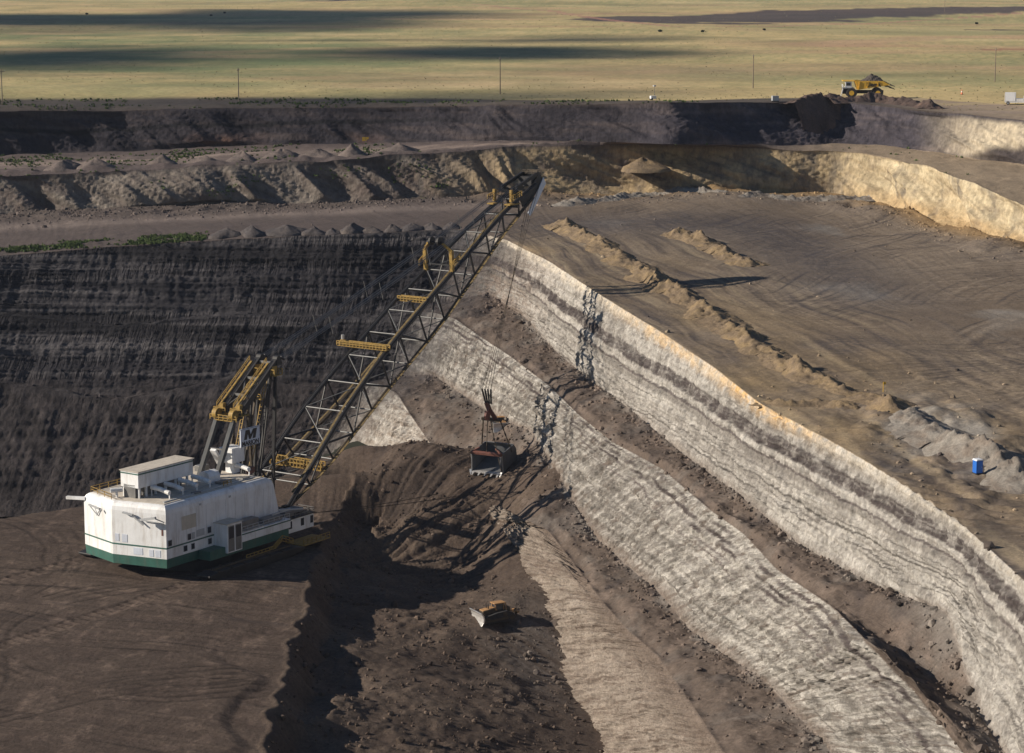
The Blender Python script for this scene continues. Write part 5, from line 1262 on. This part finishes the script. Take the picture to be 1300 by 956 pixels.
def cspoil(X_, Y_, Z_):
    c = np.zeros(X_.shape+(3,)); c[:] = (.10, .072, .062); n_ = fbm(X_/2.5, Y_/2.5, Z_, 4, 304)
    return mix(c, np.array([.20, .13, .095]), np.clip(-.1+1.4*n_, 0, 1))
draped('spoil_bank', path([(1005, 131), (1040, 129), (1075, 128.5), (1115, 129), (1150, 132), (1190, 139)], 87), 6.0, 2.3, 381, gm_h, cspoil, 'lumpy brown spoil bank on the rim hiding the wheels of the haul truck', 'spoil bank')
# gravel heaps in rows
def heap(name, x, y, r, h, seed, cf_, lab, group, cat='gravel heap'):
    z0 = sum(tz(x+a, y+b) for a, b in ((0, 0), (r*.7, 0), (-r*.7, 0), (0, r*.7), (0, -r*.7)))/5-.15
    nr, na = 16, 40; V = [(0, 0, h)]; 
    for i in range(1, nr+1):
        for j in range(na):
            t = 2*math.pi*j/na; q = i/nr; rr = r*q*(1+.16*math.sin(t*2+seed)+.1*math.sin(t*3+seed*2)); V.append((rr*math.cos(t), rr*math.sin(t), h*max(0, (1-q))**.85*(1+.12*math.sin(t*2+seed*3))-(.5 if i == nr else 0)))
    V = np.array(V); V[:, 2] += fbm(V[:, 0]/1.2+seed*7, V[:, 1]/1.2, None, 4, 350)*.35
    F = [(0, 1+j, 1+(j+1) % na, 1+(j+1) % na) for j in range(na)]
    F4 = [(1+(i-1)*na+j, 1+i*na+j, 1+i*na+(j+1) % na, 1+(i-1)*na+(j+1) % na) for i in range(1, nr) for j in range(na)]
    me = bpy.data.meshes.new(name); me.from_pydata([tuple(v) for v in V], [], [f[:3] for f in F]+F4)
    a = me.color_attributes.new('Col', 'FLOAT_COLOR', 'POINT'); c = cf_(V[:, 0]+x, V[:, 1]+y, V[:, 2]); cc = np.ones((len(V), 4), np.float32); cc[:, :3] = c; a.data.foreach_set('color', cc.ravel())
    me.materials.append(gm_h); me.polygons.foreach_set('use_smooth', [True]*len(me.polygons))
    o = bpy.data.objects.new(name, me); col.objects.link(o); o.location = (x, y, z0); return tag(o, lab, cat, group)
def cgrey(X_, Y_, Z_):
    c = np.zeros(X_.shape+(3,)); c[:] = (.17, .135, .12); n_ = fbm(X_/2.5, Y_/2.5, Z_, 4, 303); return mix(c, np.array([.10, .085, .08]), np.clip(.3+1.0*n_, 0, 1))
for k, (px, py, wpx, lab) in enumerate(((38, 220, 50, 'low grey gravel heap at the far left end of the back bench row'), (185, 213, 36, 'grey gravel heap by the green weeds on the middle back bench'),
      (243, 211, 52, 'wide grey gravel heap right of the weeds on the back bench'), (296, 208, 48, 'grey gravel heap, third from the left boom side of the back bench row'),
      (350, 206, 52, 'broad grey gravel heap in the middle of the back bench row'), (400, 204, 46, 'grey gravel heap just right of the broad middle one on the back bench'),
      (445, 202, 40, 'small flat grey heap at the right end of the back bench row'), (508, 197, 60, 'long flat brown heap behind the back wall crest above the boom'), (90, 216, 40, 'very low grey heap, second from the left on the back bench'))):
    hx_ = P(px, py, 72)[0]; rr_ = wpx*.245*.58; hy_ = float(np.interp(hx_, Ls[7][:, 0], Ls[7][:, 1]))+rr_+2.5
    heap('gravel_heap', hx_*(1+.012), hy_, rr_, 3.5+.5*math.sin(k*2.3), k*1.7, cgrey, lab, 'gravel heaps on the middle back bench')
for k, (px, wpx, h) in enumerate(((283, 34, 3.0), (316, 34, 3.0), (358, 44, 3.2), (396, 26, 2.4), (420, 24, 2.4), (445, 24, 2.5), (470, 24, 2.4), (496, 24, 2.4), (521, 24, 2.4), (546, 26, 2.3), (572, 24, 2.2))):
    lb = ['dark heap first from the left on the end wall crest', 'dark heap second from the left on the end wall crest', 'widest dark heap on the end wall crest, third from the left'] + ['dark heap number-like bump']*8
    words = ['fourth', 'fifth', 'sixth', 'seventh', 'eighth', 'ninth', 'tenth', 'eleventh']
    lab = lb[k] if k < 3 else 'small dark heap, %s from the left in the row on the end wall crest' % words[k-3]
    hx_ = P(px, 300, 57)[0]; rr_ = wpx*.225*(.62+.12*math.sin(k*4.1)); hy_ = float(np.interp(hx_, Ls[5][:NLs, 0], Ls[5][:NLs, 1]))+rr_+1.2
    heap('spoil_heap', hx_, hy_, rr_, h*.8*(1+.2*math.sin(k*2.7))*(1+.25*math.sin(k*3.1)), k*2.3+1, cdarkh, lab, 'dark spoil heaps along the end wall crest', 'spoil heap')

p = P(818, 246, 60.6); heap('talus_cone', p[0], p[1]+3, 9.0, 3.6, 4.4, csand, 'low sandy yellow talus cone leaning on the back wall right of the boom head', None, 'talus cone')

# rocks
def ico():
    t = (1+5**.5)/2
    v = np.array([(-1, t, 0), (1, t, 0), (-1, -t, 0), (1, -t, 0), (0, -1, t), (0, 1, t), (0, -1, -t), (0, 1, -t), (t, 0, -1), (t, 0, 1), (-t, 0, -1), (-t, 0, 1)], float)/1.902
    f = np.array([(0, 11, 5), (0, 5, 1), (0, 1, 7), (0, 7, 10), (0, 10, 11), (1, 5, 9), (5, 11, 4), (11, 10, 2), (10, 7, 6), (7, 1, 8), (3, 9, 4), (3, 4, 2), (3, 2, 6), (3, 6, 8), (3, 8, 9), (4, 9, 5), (2, 4, 11), (6, 2, 10), (8, 6, 7), (9, 8, 1)])
    return v, f
IV, IF = ico()
def rocks(name, pts, sizes, cols_, mat):
    n = len(pts); q = rng.normal(size=(n, 3, 3)); Q, _ = np.linalg.qr(q)
    sc_ = sizes[:, None]*rng.uniform(.55, 1.2, (n, 3)); v = IV[None]*sc_[:, None]*rng.uniform(.75, 1.2, (n, 12, 1)); v = np.einsum('nij,nkj->nki', Q, v)+pts[:, None]
    F = (IF[None]+np.arange(n)[:, None, None]*12).reshape(-1, 3)
    return np_mesh(name, v.reshape(-1, 3), F, mat, np.repeat(cols_, 12, 0), False)
rock_mat = ground_mat('stone', .8, 1.2, 2.5, .5, .4, .1)
def scatter_grid(mask, n, pw):
    idx = np.argwhere(mask); p_ = pw[mask]; p_ = p_/p_.sum(); k = rng.choice(len(idx), n, p=p_); return idx[k]
area = np.ones_like(X)
dist_toe = np.where(SEG == 1, (1-V_)*20, np.where(SEG == 3, (1-V_)*18, 99))
wgt = np.where(np.isin(SEG, (1, 3)), np.exp(-dist_toe/3.5)+.04, 0)*(cornerfade+.15)
wgt += (SEG == 5)*(rubm*.5+.004+rough*.12)+(SEG == 0)*0
ii = scatter_grid(wgt > 1e-4, 9000, wgt)
pp = np.stack([X[ii[:, 0], ii[:, 1]], Y[ii[:, 0], ii[:, 1]], Z[ii[:, 0], ii[:, 1]]], -1); pp[:, :2] += rng.normal(0, .3, (len(pp), 2))
sz = np.exp(rng.normal(-1.35, .5, len(pp))); cc = colr[ii[:, 0], ii[:, 1]]*rng.uniform(.75, 1.5, (len(pp), 1))
rk = rocks('rubble', pp, np.clip(sz, .1, 1.1), np.clip(cc, .03, .5), rock_mat); rk['kind'] = 'stuff'
# clods and stones on the pit floor
n = 11000; xs = rng.uniform(-60, 40, n); ys = rng.uniform(330, 560, n)
jx = ((xs-gx[0])/.42).astype(int); jy = ((ys-gy[0])/.5).astype(int); ok = (sd_[jy, jx] > 1) & (fbm(xs/7, ys/7, None, 3, 401) > -.25)
xs, ys, jx, jy = xs[ok], ys[ok], jx[ok], jy[ok]
sz = np.clip(np.exp(rng.normal(-1.75, .62, len(xs))), .06, 1.3)
cc = pc[jy, jx]*rng.uniform(.7, 1.6, (len(xs), 1))
rk = rocks('pit_rubble', np.stack([xs, ys, QZ[jy, jx]+sz*.15], -1), sz, np.clip(cc, .02, .45), rock_mat); rk['kind'] = 'stuff'
# ---- weeds on the old benches and brush on the plain
def tufts(name, pts, h, cols_, mat, k=7):
    n = len(pts); V = []; a = rng.uniform(0, 2*math.pi, (n, k)); rad = rng.uniform(.0, .6, (n, k))*h[:, None]; hh = h[:, None]*rng.uniform(.45, 1.0, (n, k))
    bx = pts[:, None, 0]+np.cos(a)*rad; by = pts[:, None, 1]+np.sin(a)*rad; bz = np.repeat(pts[:, 2:3], k, 1); w_ = h[:, None]*rng.uniform(.18, .4, (n, k)); ph_ = rng.uniform(0, math.pi, (n, k))
    v0 = np.stack([bx-np.cos(ph_)*w_, by-np.sin(ph_)*w_, bz+hh*.25], -1); v1 = np.stack([bx+np.cos(ph_)*w_, by+np.sin(ph_)*w_, bz+hh*.3], -1); v2 = np.stack([bx+rng.normal(0, .15, (n, k))*h[:, None], by+rng.normal(0, .15, (n, k))*h[:, None], bz+hh], -1); v3 = np.stack([bx, by, bz-.05], -1)
    v = np.stack([v3, v1, v2, v0], 2).reshape(-1, 3); F = np.arange(len(v)).reshape(-1, 4)
    return np_mesh(name, v, F, mat, np.repeat(cols_, k*4, 0), False)
leaf = ground_mat('leaves', .7, 1.3, 2.0, .5, .2, .05)
wd = (SEG == 7)*(ss(-20, -90, X)*.9+.03)*np.clip(fbm(X/16, Y/7, None, 4, 411)*2.2-.05, 0, 1)
wd += (SEG == 5)*(X < -88)*ss(24, 4, np.abs(dist1-7)*2)*np.clip(.3+fbm(X/7, Y/7, None, 3, 412)*2, 0, 1)*1.3
wd += (SEG == 9)*(V_ < .5)*(X < 60)*np.clip(fbm(X/18, Y/9, None, 3, 413)*2+.25, 0, 1)*.7
wd += (SEG == 6)*(X < -20)*np.clip(fbm(AL/12, Z/6, None, 3, 414)*3-.9, 0, 1)*.35
ii = scatter_grid(wd > 1e-3, 7000, wd)
pp = np.stack([X[ii[:, 0], ii[:, 1]], Y[ii[:, 0], ii[:, 1]], Z[ii[:, 0], ii[:, 1]]], -1); pp[:, :2] += rng.normal(0, .5, (len(pp), 2))
g_ = rng.uniform(0, 1, (len(pp), 1)); cc = np.array([[.055, .085, .030]])*(1-g_)+np.array([[.10, .13, .045]])*g_
t_ = tufts('weeds', pp, rng.uniform(.35, .95, len(pp)), cc, leaf); t_['kind'] = 'stuff'
n = 7000; ys = 760+(rng.uniform(0, 1, n)**1.7)*2100; xs = rng.uniform(-.26, .27, n)*ys
ok = (fbm(xs/70, ys/90, None, 3, 421) > -.28) & (ys > np.interp(xs, Ls[-1][:, 0], Ls[-1][:, 1])+14)
xs, ys = xs[ok], ys[ok]
zz = np.array([tz(a, b) if b < 1480 else 90.0+0*a for a, b in zip(xs, ys)])
# far plain height from the grid rows
_fi = np.argwhere((SEG >= 9) & (Y >= 1400) & (Y < 3200))[::3]; kf = KDTree(len(_fi))
for k_, (i_, j_) in enumerate(_fi): kf.insert((X[i_, j_], Y[i_, j_], 0), k_)
kf.balance()
for k_ in np.where(ys >= 1450)[0]: zz[k_] = Z[tuple(_fi[kf.find((xs[k_], ys[k_], 0))[1]])]
hs = rng.uniform(.15, .5, len(xs))*(1+.4*(ys > 1500)); cc = np.array([[.27, .235, .135]])*rng.uniform(.6, 1.3, (len(xs), 1))
t_ = tufts('sagebrush', np.stack([xs, ys, zz], -1), hs, cc, leaf, 6); t_['kind'] = 'stuff'
# lone dark bushes far out
bl = [(838, 38), (892, 38), (970, 36), (110, 18), (268, 19), (285, 17), (1240, 27)]
wl = ['leftmost of the dark bushes on the plain at top left', 'x']
for k, (px, py) in enumerate(bl):
    p = P(px, py, 90.5); kk = kf.find((p[0], p[1], 0))[1]; z_ = float(Z[tuple(_fi[kk])]); n = 60
    q = rng.normal(size=(n, 3)); q /= np.linalg.norm(q, axis=1)[:, None]; q *= rng.uniform(.3, 1, (n, 1))**.5; r_ = rng.uniform(.45, .8)
    pts_ = np.stack([p[0]+q[:, 0]*r_*1.4, p[1]+q[:, 1]*r_*1.4, z_+r_*.7+q[:, 2]*r_*.7], -1)
    o = tufts('bush', pts_, np.full(n, .9), np.repeat(np.array([[.035, .042, .025]]), n, 0), leaf, 4)
    side = 'upper left part' if px < 400 else ('edge of the dark strip' if px < 1050 else 'far side right of the dark strip')
    tag(o, 'small dark lone bush far out on the plain, %s' % side, 'bush', 'lone bushes far out on the plain %s' % side)

# ================================================================== CLOUDS, out of the picture to the left, whose shadows lie on the plain
cm, t_, b_ = newmat('cloud_vapour')
b_.inputs['Base Color'].default_value = (.85, .85, .86, 1); b_.inputs['Roughness'].default_value = 1
b_.inputs['Alpha'].default_value = .27
def cloud(cx, cy, cz, rx, ry, seed, alt=1700.0):
    t = (alt-cz)/(-SUN.z); o_ = Vector((cx, cy, cz))-SUN*t
    bm = bmesh.new(); r_ = random.Random(seed)
    k = max(5, int(rx*ry/5200)+5)
    for i in range(k):
        a = r_.uniform(0, 2*math.pi); q = r_.uniform(0, 1)**.6
        mt = Matrix.Translation((math.cos(a)*q*rx*.72, math.sin(a)*q*ry*.72, r_.uniform(0, 12))) @ Matrix.Diagonal((rx*r_.uniform(.30, .5), ry*r_.uniform(.30, .5), 18+r_.uniform(0, 14), 1))
        bmesh.ops.create_icosphere(bm, subdivisions=3, radius=1, matrix=mt)
    for v in bm.verts:
        n_ = math.sin(v.co.x/23+seed)*math.cos(v.co.y/19+seed*2)+.6*math.sin(v.co.x/9+v.co.y/11+seed)
        v.co.x += n_*rx*.045; v.co.y += math.cos(v.co.x/31+seed)*ry*.08+n_*ry*.04
    me = bpy.data.meshes.new('cloud'); bm.to_mesh(me); bm.free(); me.materials.append(cm); me.polygons.foreach_set('use_smooth', [True]*len(me.polygons))
    o = bpy.data.objects.new('cloud', me); col.objects.link(o); o.location = o_; o['kind'] = 'structure'; return o
def shade(px0, px1, py0, py1, z, seed, alt=1700.0):
    a = P((px0+px1)/2, py0, z); b = P((px0+px1)/2, py1, z); s = P(px1, (py0+py1)/2, z)[0]-P(px0, (py0+py1)/2, z)[0]
    cloud(P((px0+px1)/2, (py0+py1)/2, z)[0], (a[1]+b[1])/2, z, s/2, abs(a[1]-b[1])/2, seed, alt)
shade(-120, 640, 12, 38, 90, 1); shade(210, 660, 46, 48, 90, 2); shade(-180, 260, 50, 88, 89, 3); shade(300, 830, 50, 78, 89, 4)
shade(600, 830, 44, 54, 89, 5); shade(120, 860, 108, 126, 88, 6)

# ================================================================== AIR
me = bpy.data.meshes.new('haze'); bm = bmesh.new()
bmesh.ops.create_cube(bm, size=1.0, matrix=Matrix.Translation((600, 6900, 110)) @ Matrix.Diagonal((16000, 15000, 320, 1))); bm.to_mesh(me); bm.free()
hm = bpy.data.materials.new('air'); hm.use_nodes = True; t_ = hm.node_tree
for n_ in list(t_.nodes):
    if n_.type != 'OUTPUT_MATERIAL': t_.nodes.remove(n_)
pv = t_.nodes.new('ShaderNodeVolumePrincipled'); pv.inputs['Density'].default_value = 0.00003; pv.inputs['Color'].default_value = (.72, .80, 1.0, 1); pv.inputs['Anisotropy'].default_value = 0.2
t_.links.new(pv.outputs[0], [n_ for n_ in t_.nodes if n_.type == 'OUTPUT_MATERIAL'][0].inputs['Volume'])
me.materials.append(hm); hz = bpy.data.objects.new('haze', me); col.objects.link(hz); hz['kind'] = 'stuff'
